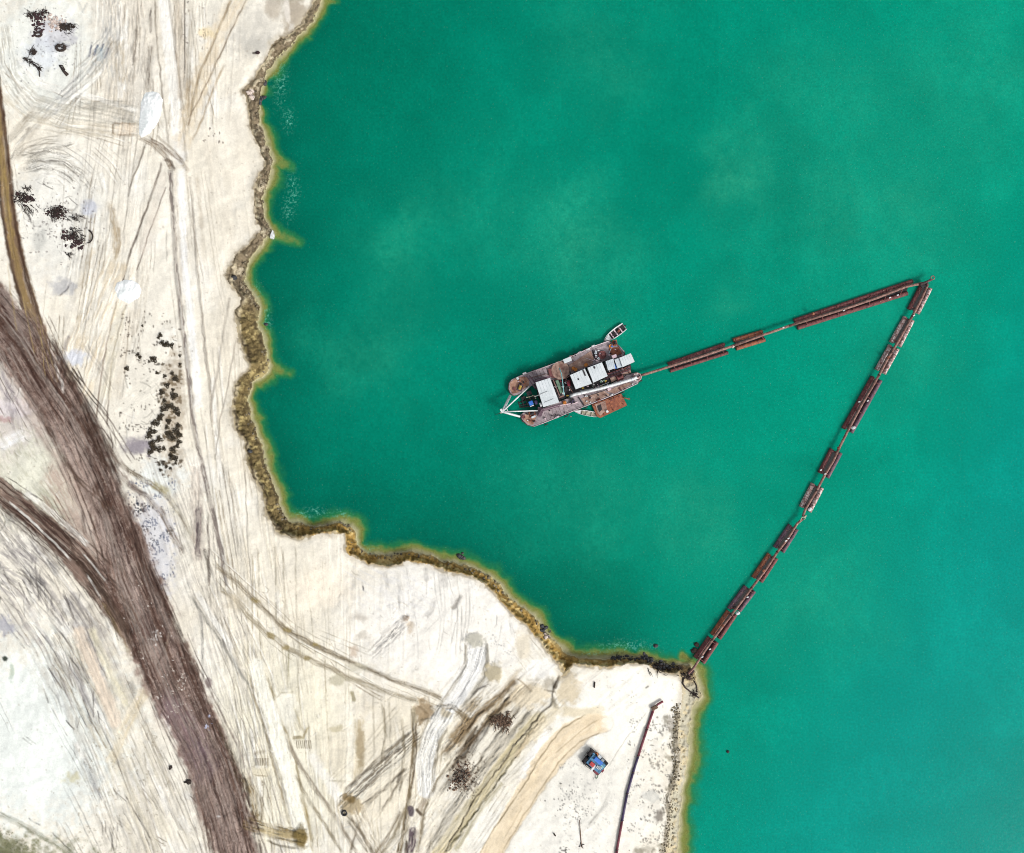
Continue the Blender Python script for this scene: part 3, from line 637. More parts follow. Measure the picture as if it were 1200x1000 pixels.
# cracked gully lane
stroke([(632, 842), (600, 878), (570, 920), (538, 966), (512, 1004)], 17, (204, 192, 158), .95, 2.5, .3, .5, 30, 266, -.12)
stroke([(605, 852), (570, 898), (537, 946), (505, 990)], 12, (200, 194, 182), .8, 2.5, .8, .6, 26, 267, .12)
stroke([(655, 793), (648, 808), (648, 822), (630, 841), (608, 867), (595, 887), (575, 913), (551, 943), (541, 966), (520, 998)], 2, (84, 72, 56), .95, .8, .2, .6, 6, 268, -.25, 2)
stroke([(640, 838), (618, 862), (606, 884), (583, 916), (566, 942), (550, 962), (524, 1000)], 2.4, (112, 104, 68), .9, .9, .3, .6, 6, 269, -.25, 2)
stroke([(640, 838), (618, 866), (602, 892)], 6, (226, 208, 176), .8, 1.8); stroke([(590, 915), (560, 955), (532, 1000)], 5, (196, 186, 148), .8, 1.8, .6)
stroke([(655, 793), (650, 806)], 4, (70, 56, 40), .9, 1.3, .3)
stroke([(648, 820), (652, 830)], 5, (170, 160, 140), .8, 1.5)
# peach coloured haul road
stroke([(710, 832), (680, 836), (655, 832)], 12, (226, 214, 188), .85, 2.5)
stroke([(655, 828), (640, 845), (622, 870)], 12, (232, 220, 194), .8, 3, .2)
PR = [(709, 848, 20), (692, 850, 27), (670, 862, 34), (643, 890, 33), (619, 926, 29), (601, 957, 26), (577, 999, 25), (540, 1070, 25), (420, 1400, 25)]
stroke(PR, 30, (238, 222, 196), .97, 1.1, 0, .4, 50, 270, -.08, wob=1.4); stroke(PR, 26, (226, 206, 174), .5, 3, 1, .25, 80, 279, thr=.58)
stroke([(650, 884), (680, 857), (705, 841)], 1.2, (206, 184, 150), .8, .7); stroke([(686, 838), (660, 853), (643, 874), (630, 892), (620, 912), (600, 940), (578, 972), (562, 1000)], 1.6, (150, 132, 96), .85, .7, .3, .5, 8, 271)
stroke([(706, 858), (680, 869), (654, 894), (629, 932), (612, 959), (588, 1000)], 1.4, (176, 156, 122), .85, .7, .3, .5, 8, 272)
stroke([(590, 985), (604, 960), (612, 945)], 1.4, (206, 186, 154), .7, .7, .5)
stroke([(648, 850), (622, 880)], 4, (190, 176, 146), .8, 1.4, .5); stroke([(645, 852), (618, 892), (610, 915)], 8, WH, .9, 2)
stroke([(612, 905), (606, 918)], 6, (222, 214, 204), .7, 2, .8)
# white flat near the notch, scatter of small clods
specks(540, 740, 600, 780, 60, (150, 150, 154), (.4, 1.0), .5, 19); stroke([(583, 720), (582, 732), (576, 738)], 1.3, (170, 168, 170), .6, .6, .7)
stroke([(475, 727), (458, 745), (440, 762)], 16, (196, 192, 188), .7, 4, 1, .8, 9, 273, .15, thr=.5)
stroke([(473, 728), (460, 742), (446, 757)], 11, (110, 108, 108), .7, 3, 1, .9, 6, 274, .1, thr=.62, k=6)
blob(476, 725, 5, 4, (158, 136, 114), .9, .4, .7, 66, .3); blob(481, 736, 5, 7, (206, 190, 170), .8, .5, .8, 67)
blob(415, 763, 5, 7, (196, 176, 158), .7, .5, .9, 68); blob(426, 745, 7, 5, (206, 200, 190), .8, .5, .9, 69); blob(421, 724, 8, 5, (200, 192, 182), .7, .6, .9, 70)
for pp, w_ in [([(451, 668), (454, 692)], 4), ([(499, 668), (500, 680)], 5), ([(518, 672), (520, 690)], 9), ([(508, 700), (506, 715), (498, 724)], 7), ([(466, 670), (468, 720)], 2), ([(493, 704), (484, 712)], 2), ([(424, 683), (426, 693)], 2), ([(413, 680), (413, 690)], 1.6), ([(366, 725), (369, 735)], 2)]:
    stroke(pp, w_, (192, 188, 184), .75, 1.5, .5, .6, 8, 275)
stroke([(425, 687), (426, 692)], 1.8, (90, 90, 96), .8, .6)
stroke([(440, 680), (478, 700)], 70, (226, 226, 228), .5, 14, 1, .4, 10, 276, thr=.55)
blob(380, 690, 34, 22, (246, 236, 220), .7, .5, .6, 71)
specks(545, 890, 565, 935, 60, (84, 70, 56), (.4, 1.3), .75, 20, True); specks(528, 885, 555, 930, 150, (70, 58, 46), (.4, 1.4), .8, 21, True)
blob(541, 908, 9, 14, (170, 156, 140), .6, .6, .9, 72)
# spit
specks(735, 840, 800, 1005, 420, (96, 94, 92), (.4, 1.1), .65, 22); specks(760, 820, 797, 1000, 120, (110, 106, 100), (.8, 2.0), .55, 23)
specks(655, 915, 700, 965, 110, (60, 56, 58), (.4, 1.0), .9, 24, True); specks(655, 890, 720, 1000, 160, (150, 150, 150), (.4, 1.2), .5, 25)
specks(655, 985, 668, 1000, 20, (90, 88, 88), (.4, 1.2), .8, 26); specks(783, 855, 797, 1000, 150, (84, 78, 62), (.6, 1.6), .7, 27)
stroke([(716, 924), (708, 945), (686, 972)], 5, (170, 168, 164), .8, 2, .8, .7, 6, 277); stroke([(702, 952), (690, 966)], 1.8, (86, 80, 74), .85, .8, .6)
blob(700, 925, 34, 40, (232, 230, 224), .5, .5, .6, 73); blob(690, 985, 22, 14, (238, 236, 230), .5, .5, .6, 74)
blob(763, 934, 9, 6, (206, 206, 202), .7, .5, .9, 75); blob(772, 956, 5, 7, (120, 112, 104), .8, .5, .9, 76); blob(787, 850, 6, 9, (160, 152, 140), .7, .5, .9, 77); blob(758, 997, 14, 5, (170, 164, 150), .6, .5, .9, 78)
for q, (x_, y_, a_, b_) in enumerate([(790, 858, 5, 6), (784, 888, 6, 4), (792, 905, 4, 6), (750, 1000, 8, 4), (778, 995, 8, 5), (791, 872, 3, 8), (780, 845, 4, 5), (786, 925, 5, 5)]):
    blob(x_, y_, a_, b_, (140, 134, 118), .75, .5, 1.0, 80 + q)
specks(700, 788, 800, 830, 26, (150, 146, 142), (.4, 1.0), .6, 28); stroke([(757, 806), (759, 804)], 2, (80, 74, 64), .8, .8)
blob(700, 800, 22, 8, (246, 240, 232), .5, .5, .6, 90)
stroke([(709, 905), (731, 870), (760, 832)], .9, (160, 154, 140), .6, .5)
stroke([(795, 828), (792, 855), (793, 880), (791, 908), (783, 932), (782, 962), (777, 1004)], 7, (96, 90, 70), .85, 2.2, 1, .9, 5, 280, -.1, 2, thr=.45)
stroke([(797, 832), (793, 880), (783, 935), (780, 1004)], 3, (60, 54, 40), .8, 1.2, 1, .9, 4, 281, -.15, 2, thr=.5)
# pan-wide fine texture: clods, tyre crumbs
specks(-5, -5, 360, 620, 520, (176, 164, 150), (.4, 1.1), .5, 30); specks(0, 640, 640, 1000, 620, (176, 166, 150), (.4, 1.1), .5, 31)
g = vn(U / 1.7, V / 1.7, 301) * .5 + vn(U / 3.3, V / 2.9, 302) * .5
C *= (1 + (g - .5) * .14)[..., None]
g = fbm(U / 5, V / 12, 303, 3); C *= (1 + (g - .5) * .16)[..., None]

rails(ROAD[2:-1], 40, 150, [(64, 44, 38), (84, 62, 54), (100, 78, 68)], (30, 180), (.8, 2.4), (.4, .85), 18, white=0, hz=-.12)
rails(ROAD[2:-1], 34, 60, [(190, 176, 168), (172, 154, 146)], (30, 160), (1, 3), (.4, .75), 19, white=0, hz=.05)
rails([(60, 390), (76, 430), (97, 470), (120, 512), (136, 555)], 16, 22, [(60, 42, 36), (84, 62, 50)], (20, 90), (1, 3), (.6, .9), 20, white=0)
rails(SIDE[1:], 26, 40, [(60, 44, 38), (90, 72, 62)], (20, 110), (.8, 2.2), (.5, .9), 21, white=.1, hz=-.1)
rails([(40, 590), (80, 630), (115, 680), (150, 740)], 30, 30, [(100, 80, 68), (130, 108, 96)], (15, 60), (1, 2.4), (.5, .9), 22, white=0)
rails(UPR[2:], 12, 22, [(84, 62, 44), (206, 182, 126), (120, 96, 60)], (30, 120), (.8, 2), (.4, .8), 23, white=0)
blob(718, 845, 11, 18, (253, 250, 243), .8, .5, .6, 93)

C *= np.array([1.02, 1.012, .972], np.float32)
# ---- shore bank colours
def seln(x0, x1, *a): return sstep(x0, x1, *a)
ochre = sstep(330, 380, V) * (1 - .6 * sstep(700, 760, U))
r1 = fbm(sT / 5, t * 3 + 9, 401, 3); r2 = fbm(U / 3.4, V / 3.4, 402, 3); r3 = vn(sT / 9, t * 2, 403); r4 = vn(sT / 2.2, t * 1.2, 404)
base_g = L3((136, 122, 100)); base_o = L3((184, 150, 84)); base_w = L3((196, 190, 168))
lowsh = sstep(330, 370, U)[..., None]
base_o = L3((126, 110, 74))[None, None] * (1 - lowsh) + base_o[None, None] * lowsh
bc = base_g[None, None] * (1 - ochre[..., None]) + base_o * ochre[..., None]
lr = np.maximum(lowr, sstep(680, 700, U) * (1 - sstep(800, 830, V)) * 0)[..., None]
bc = bc * (1 - lr) + base_w * lr
dk = np.clip((r1 * .35 + r4 * .25 + fbm(U / 2.6, V / 2.6, 407, 3) * .4 - .5) * 6 + .3, 0, 1) * (1 - .9 * lr[..., 0])
bc = bc * (1 - .55 * dk[..., None])
lt = np.clip((r2 * .6 + r3 * .4 - .54) * 7, 0, 1)[..., None]
lc = L3((206, 194, 168))[None, None] * (1 - ochre[..., None]) + (L3((188, 170, 118)) * (1 - lowsh) + L3((226, 202, 140)) * lowsh) * ochre[..., None]
bc = bc * (1 - lt * .8) + lc * lt * .8
# pale capping along the lip
lip = sstep(.72, .95, t + (r3 - .5) * .35)[..., None] * .75
bc = bc * (1 - lip) + (L3((200, 186, 156))) * lip
wet = (1 - sstep(0, .22, t))[..., None] * .6
bc = bc * (1 - wet) + L3((156, 146, 108)) * wet
ol = np.maximum((1 - sstep(.0, .16, np.abs(t - .10 - (r3 - .5) * .1))) * .8, (1 - sstep(.0, .14, np.abs(t - .84 - (r3 - .5) * .3))) * .9) * (1 - .75 * lr[..., 0]) * (1 - .75 * lowsh[..., 0]) * sstep(.3, .5, fbm(sT / 7, t, 411, 3))
bc = bc * (1 - ol[..., None]) + L3((66, 54, 38)) * ol[..., None]
bm = (band & (U > -5)).astype(np.float32)[..., None]
C[:] = C * (1 - bm) + bc * bm
# dark broken line just behind the lip
m = inT * (1 - sstep(1.2, 3.2, dT)) * sstep(.3, .55, vn(sT / 6, dT * 0 + 1, 410)) * (1 - lowr * .5)
blend(m * .75, (84, 68, 50))
m = inT * (1 - sstep(1, 7, dT)) * .5; blend(m, (212, 200, 176))
# bed
bed = water_m.astype(np.float32)
dd = dF
tb = (1 - bed)[..., None]
sh = sstep(0, 9, dd)[..., None]
bedc = L3((190, 184, 146)) * (1 - sh) + L3((150, 158, 84)) * sh
C[:] = C * tb + bedc * (1 - tb)
del bc, bedc, lt, lip, wet

# ---- meshes from the grid
def quads(rows, cols):
    i = np.arange(rows - 1)[:, None] * cols + np.arange(cols - 1)[None, :]
    return np.stack([i, i + cols, i + cols + 1, i + 1], -1).reshape(-1, 4)
def mk_mesh(name, co, faces, attrs):
    me = bpy.data.meshes.new(name)
    me.vertices.add(len(co)); me.vertices.foreach_set('co', co.astype(np.float32).ravel())
    n = len(faces)
    me.loops.add(n * 4); me.loops.foreach_set('vertex_index', faces.astype(np.int32).ravel())
    me.polygons.add(n); me.polygons.foreach_set('loop_start', np.arange(0, n * 4, 4, dtype=np.int32))
    me.polygons.foreach_set('use_smooth', np.ones(n, dtype=bool))
    for an, arr in attrs.items():
        if arr.ndim == 2:
            at = me.color_attributes.new(an, 'FLOAT_COLOR', 'POINT')
            at.data.foreach_set('color', np.concatenate([arr, np.ones((len(arr), 1))], 1).astype(np.float32).ravel())
        else:
            at = me.attributes.new(an, 'FLOAT', 'POINT'); at.data.foreach_set('value', arr.astype(np.float32).ravel())
    me.update(calc_edges=True); me.validate()
    return me
kz = (H - Z) / H
CO = np.stack([(U - 600) * S * kz, (500 - V) * S * kz, Z], -1).reshape(-1, 3)
CC = C.reshape(-1, 3)
F = quads(NV, NU)

# ------------------------------------------------------------------ material helpers
def new_mat(name):
    m = bpy.data.materials.new(name); m.use_nodes = True
    nt = m.node_tree; b = nt.nodes['Principled BSDF']
    return m, nt, b
def n_noise(nt, scale, detail=4, rough=.6, coord='Object'):
    tc = nt.nodes.new('ShaderNodeTexCoord'); n = nt.nodes.new('ShaderNodeTexNoise')
    n.inputs['Scale'].default_value = scale; n.inputs['Detail'].default_value = detail; n.inputs['Roughness'].default_value = rough
    nt.links.new(tc.outputs[coord], n.inputs['Vector'])
    return n
def n_ramp(nt, src, stops):
    r = nt.nodes.new('ShaderNodeValToRGB'); e = r.color_ramp.elements
    e[0].position, e[0].color = stops[0][0], (*stops[0][1], 1)
    e[1].position, e[1].color = stops[-1][0], (*stops[-1][1], 1)
    for p, c in stops[1:-1]:
        q = e.new(p); q.color = (*c, 1)
    nt.links.new(src, r.inputs[0]); return r
def n_bump(nt, b, src, strength, dist):
    bp = nt.nodes.new('ShaderNodeBump'); bp.inputs['Strength'].default_value = strength; bp.inputs['Distance'].default_value = dist
    nt.links.new(src, bp.inputs['Height']); nt.links.new(bp.outputs[0], b.inputs['Normal']); return bp
def mat_mottle(name, c1, c2, c3=None, scale=1.2, rough=.8, metal=0.0, bump=.3, bd=.02, pos=(.35, .6, .75)):
    m, nt, b = new_mat(name)
    n = n_noise(nt, scale, 6, .65)
    st = [(pos[0], c1), (pos[1], c2)] + ([(pos[2], c3)] if c3 else [])
    r = n_ramp(nt, n.outputs['Fac'], st)
    nt.links.new(r.outputs[0], b.inputs['Base Color'])
    b.inputs['Roughness'].default_value = rough; b.inputs['Metallic'].default_value = metal
    if bump:
        n2 = n_noise(nt, scale * 5, 4, .6); n_bump(nt, b, n2.outputs['Fac'], bump, bd)
    return m

m_ground, nt, b = new_mat('quarry soil')
at = nt.nodes.new('ShaderNodeAttribute'); at.attribute_name = 'Col'
n1 = n_noise(nt, 3.0, 6, .7)
mp = nt.nodes.new('ShaderNodeMapRange'); mp.inputs[1].default_value = .3; mp.inputs[2].default_value = .7; mp.inputs[3].default_value = .90; mp.inputs[4].default_value = 1.08
nt.links.new(n1.outputs['Fac'], mp.inputs[0])
mx = nt.nodes.new('ShaderNodeVectorMath'); mx.operation = 'SCALE'
nt.links.new(at.outputs['Color'], mx.inputs[0]); nt.links.new(mp.outputs[0], mx.inputs['Scale'])
nt.links.new(mx.outputs[0], b.inputs['Base Color'])
b.inputs['Roughness'].default_value = .95; b.inputs['Specular IOR Level'].default_value = .15
n2 = n_noise(nt, 1.6, 8, .7); n_bump(nt, b, n2.outputs['Fac'], .35, .10)

def tag(o, label=None, cat=None, group=None, kind=None):
    if label: o['label'] = label
    if cat: o['category'] = cat
    if group: o['group'] = group
    if kind: o['kind'] = kind
    return o
# which face belongs to what
fi = F[:, 0]
fu = U.ravel()[fi]; fv = V.ravel()[fi]
isw = water_m.ravel()[fi]; isb = band.ravel()[fi]
def road_mask(pts, x, y):
    r = np.zeros(x.shape, bool)
    for (ax, ay, aw), (bx, by, bw) in zip(pts[:-1], pts[1:]):
        dx, dy = bx - ax, by - ay; L2 = dx * dx + dy * dy
        tt = np.clip(((x - ax) * dx + (y - ay) * dy) / L2, 0, 1)
        r |= np.hypot(x - ax - tt * dx, y - ay - tt * dy) < (aw + (bw - aw) * tt) / 2
    return r
isr = (road_mask(ROAD, fu, fv) | road_mask(SIDE, fu, fv) | road_mask(UPR, fu, fv)) & ~isw & ~isb
isp = road_mask(PR, fu, fv) & ~isw & ~isb & ~isr
rest = ~isw & ~isb & ~isr & ~isp
for nm, msk, cat, lb in [('ground', rest, 'ground', 'pale sand ground criss-crossed by wheel tracks and dozer passes'),
                     ('dirt_road', isr, 'road', 'dark brown churned dirt road crossing the pale sand'),
                     ('haul_road', isp, 'road', 'smooth peach coloured track curving towards the lake'),
                     ('shore_bank', isb, 'bank', 'crumbling brown and ochre bank between sand and lake'),
                     ('lake_bed', isw, 'lake bed', 'yellowish sloping bed under the shallow lake edge')]:
    f = F[msk]
    used, inv = np.unique(f.ravel(), return_inverse=True)
    me = mk_mesh(nm, CO[used], inv.reshape(-1, 4), {'Col': CC[used]})
    me.materials.append(m_ground)
    o = bpy.data.objects.new(nm, me); COL.objects.link(o); tag(o, lb, cat, kind='structure')

def gz(u, v):
    j = int(np.clip(np.searchsorted(us, u), 1, NU - 1)); i = int(np.clip(np.searchsorted(vs, v), 1, NV - 1))
    return float(Z[i, j])

# ------------------------------------------------------------------ lake water
uw = np.concatenate([[200, 220, 240], np.arange(250, 850, 1.9), np.arange(850, 1215, 2.6), [1230, 1270, 1350, 1500, 2000, 3000, 4600]]).astype(np.float32)
vw = np.concatenate([[-3400, -2000, -1000, -500, -250, -120, -60, -30, -14], np.arange(-6, 1010, 1.9), [1016, 1030, 1060, 1120, 1250, 1500, 2200, 4400]]).astype(np.float32)
A, B = np.meshgrid(uw, vw)
Aw = A + (fbm(A / 14, B / 14, 3, 3) - .5) * 7; Bw = B + (fbm(A / 14, B / 14, 5, 3) - .5) * 7
d, s_ = seg_dist(Aw, Bw, FOOT)
d = np.where(inside(Aw, Bw, close_left(FOOT)), -1.0, d)
wid = (12.5 + (fbm(s_ / 22, d * .02, 501, 3) - .5) * 15) + 4 * sstep(770, 830, B)
for (x_, y_, r_) in [(315, 97, 8), (308, 118, 8), (800, 768, 8)]:
    k_ = np.exp(-((A - x_) ** 2 + (B - y_) ** 2) / r_ ** 2); wid = wid * (1 - .8 * k_)
tw = np.clip(d, 0, None) / wid
rag = (fbm(A / 5, B / 5, 502, 3) - .5) * .35
tw = tw + rag * (tw > .1)
for pts, w in [([(318, 188), (330, 192), (342, 196)], 13), ([(314, 272), (332, 277), (350, 284)], 13), ([(310, 430), (326, 434), (342, 438)], 12), ([(374, 4), (398, 2)], 6), ([(350, 38), (364, 44)], 7), ([(412, 617), (420, 640)], 6), ([(800, 768), (815, 776)], 6), ([(818, 812), (828, 820)], 5)]:
    q, sa_ = seg_dist(Aw, Bw, pts); L_ = sum(math.hypot(p1[0] - p0[0], p1[1] - p0[1]) for p0, p1 in zip(pts[:-1], pts[1:]))
    tw = np.minimum(tw, .3 + .45 * sa_ / L_ + (q / w) ** 2 * (.6 + .9 * sa_ / L_) + rag)
def L2(c): return np.array(alb(*c), np.float32)
def mixc(a, b_, m): return a * (1 - m[..., None]) + b_ * m[..., None]
WC = np.empty(A.shape + (3,), np.float32); WC[:] = L2((0, 135, 110))
wR = sstep(560, 1000, A + (B - 500) * .35)
WC = mixc(WC, L2((0, 147, 120)), wR)
WC = mixc(WC, L2((0, 149, 136)), sstep(1000, 1300, A + (B - 500) * .6) * .9)
land_d = np.clip(d, 0, None)
lf = np.exp(-land_d / 95) * (1 - sstep(700, 820, A))
WC = mixc(WC, L2((0, 95, 76)), np.clip(lf * 1.2, 0, 1) * .85)
WC = mixc(WC, L2((0, 112, 88)), np.exp(-(((A - 440) / 110) ** 2 + ((B - 70) / 130) ** 2)) * .6)
WC = mixc(WC, L2((0, 112, 88)), np.exp(-(((A - 690) / 60) ** 2 + ((B - 690) / 50) ** 2)) * .6)
cl = fbm(A / 60, B / 60, 510, 4); ch = fbm(A / 6, B / 9, 515, 4); ch2 = vn(A / 2.6, B / 2.6, 518) * .5 + vn(A / 5, B / 5, 519) * .5; cw = (fbm(A / 50, B / 50, 516, 3) - .5) * 90; cw2 = (fbm(A / 50, B / 50, 517, 3) - .5) * 90
for (x_, y_, a_, b_, q) in [(852, 205, 34, 58, .85), (690, 285, 55, 60, .6), (470, 290, 45, 50, .4), (440, 410, 60, 55, .35), (1000, 240, 120, 90, .45), (850, 345, 30, 25, .4), (680, 590, 90, 60, .3), (820, 590, 50, 60, .45), (700, 60, 60, 70, .3), (1150, 90, 90, 90, .35), (960, 700, 90, 70, .3), (580, 250, 70, 80, .25), (1060, 420, 60, 60, .3), (690, 390, 60, 30, .3), (960, 100, 80, 60, .3)]:
    gg = np.exp(-(((A + cw - x_) / a_) ** 2 + ((B + cw2 - y_) / b_) ** 2)) * q * (.5 + 1.2 * cl) * np.clip(.62 + .9 * (ch2 - .4) + .5 * (ch - .4), 0, 1.6)
    WC = mixc(WC, L2((40, 164, 130)), np.clip(gg, 0, 1) * .9)
for (x_, y_, a_, b_, q) in [(920, 260, 25, 60, .5), (780, 180, 40, 120, .45), (640, 470, 90, 60, .25), (880, 130, 60, 60, .35), (560, 390, 40, 50, .25), (830, 860, 60, 120, .2)]:
    gg = np.exp(-(((A - x_) / a_) ** 2 + ((B - y_) / b_) ** 2)) * q
    WC = mixc(WC, L2((0, 122, 98)), np.clip(gg, 0, 1))
g = fbm(A / 45, B / 45, 511, 4); WC *= (1 + (g - .5) * .22)[..., None]; g = fbm(A / 4, B / 6, 512, 2) * sstep(.4, .6, fbm(A / 70, B / 70, 513, 3)); WC *= (1 + (g - .3) * .16)[..., None]
# shallow margin colours (suspended sand, algae)
deep = WC.copy()
WC = mixc(np.broadcast_to(L2((194, 188, 150)), WC.shape), L2((152, 160, 84)), sstep(.02, .35, tw))
WC = mixc(WC, L2((44, 124, 72)), sstep(.35, .85, tw)); WC = mixc(WC, deep, sstep(.6, 1.5, tw))
alp = .25 + .75 * sstep(.1, .8, tw)
foam = np.zeros(A.shape, np.float32)
for (x_, y_, a_, b_) in [(328, 95, 8, 24), (338, 140, 6, 12), (343, 225, 6, 20), (338, 245, 6, 12), (400, 603, 9, 5), (355, 603, 12, 5), (735, 757, 26, 6), (700, 768, 20, 4), (430, 645, 12, 6), (300, 345, 5, 12), (312, 375, 5, 14), (370, 600, 14, 5)]:
    foam = np.maximum(foam, np.exp(-(((A - x_) / a_) ** 2 + ((B - y_) / b_) ** 2)))
sel_f = quads(len(vw), len(uw))
wco = np.stack([(A - 600) * S, (500 - B) * S, A * 0], -1).reshape(-1, 3)
me = mk_mesh('lake_water', wco, sel_f, {'Col': WC.reshape(-1, 3), 'alp': alp.ravel(), 'foam': foam.ravel()})
m_water, nt, b = new_mat('turbid quarry water')
at = nt.nodes.new('ShaderNodeAttribute'); at.attribute_name = 'Col'
aa = nt.nodes.new('ShaderNodeAttribute'); aa.attribute_name = 'alp'
af = nt.nodes.new('ShaderNodeAttribute'); af.attribute_name = 'foam'
ns = n_noise(nt, 1.9, 3, .75)                 # fine suspended specks
rs = nt.nodes.new('ShaderNodeMapRange'); rs.inputs[1].default_value = .3; rs.inputs[2].default_value = .75; rs.inputs[3].default_value = .82; rs.inputs[4].default_value = 1.2
nt.links.new(ns.outputs['Fac'], rs.inputs[0])
sc = nt.nodes.new('ShaderNodeVectorMath'); sc.operation = 'SCALE'
nt.links.new(at.outputs['Color'], sc.inputs[0]); nt.links.new(rs.outputs[0], sc.inputs['Scale'])
# floating scum specks
nf = n_noise(nt, 2.6, 2, .6); thr = nt.nodes.new('ShaderNodeMapRange'); thr.inputs[1].default_value = .66; thr.inputs[2].default_value = .74; thr.inputs[3].default_value = 0; thr.inputs[4].default_value = .35
nt.links.new(nf.outputs['Fac'], thr.inputs[0])
m1 = nt.nodes.new('ShaderNodeMix'); m1.data_type = 'RGBA'
nt.links.new(thr.outputs[0], m1.inputs[0]); nt.links.new(sc.outputs[0], m1.inputs[6]); m1.inputs[7].default_value = (*alb(130, 190, 160), 1)
ff = n_noise(nt, 1.3, 4, .8); fm = nt.nodes.new('ShaderNodeMapRange'); fm.inputs[1].default_value = .50; fm.inputs[2].default_value = .66; fm.inputs[3].default_value = 0; fm.inputs[4].default_value = .8
nt.links.new(ff.outputs['Fac'], fm.inputs[0])
fx = nt.nodes.new('ShaderNodeMath'); fx.operation = 'MULTIPLY'; nt.links.new(fm.outputs[0], fx.inputs[0]); nt.links.new(af.outputs['Fac'], fx.inputs[1])
m2 = nt.nodes.new('ShaderNodeMix'); m2.data_type = 'RGBA'
nt.links.new(fx.outputs[0], m2.inputs[0]); nt.links.new(m1.outputs[2], m2.inputs[6]); m2.inputs[7].default_value = (*alb(120, 215, 190), 1)
nt.links.new(m2.outputs[2], b.inputs['Base Color'])
b.inputs['Roughness'].default_value = .12; b.inputs['IOR'].default_value = 1.33; b.inputs['Specular IOR Level'].default_value = .08
nt.links.new(aa.outputs['Fac'], b.inputs['Alpha'])
nb = n_noise(nt, .9, 5, .6); n_bump(nt, b, nb.outputs['Fac'], .25, .15)
me.materials.append(m_water)
wat = bpy.data.objects.new('lake_water', me); COL.objects.link(wat); tag(wat, 'opaque turquoise green lake water with cloudy pale patches', 'water', kind='structure')

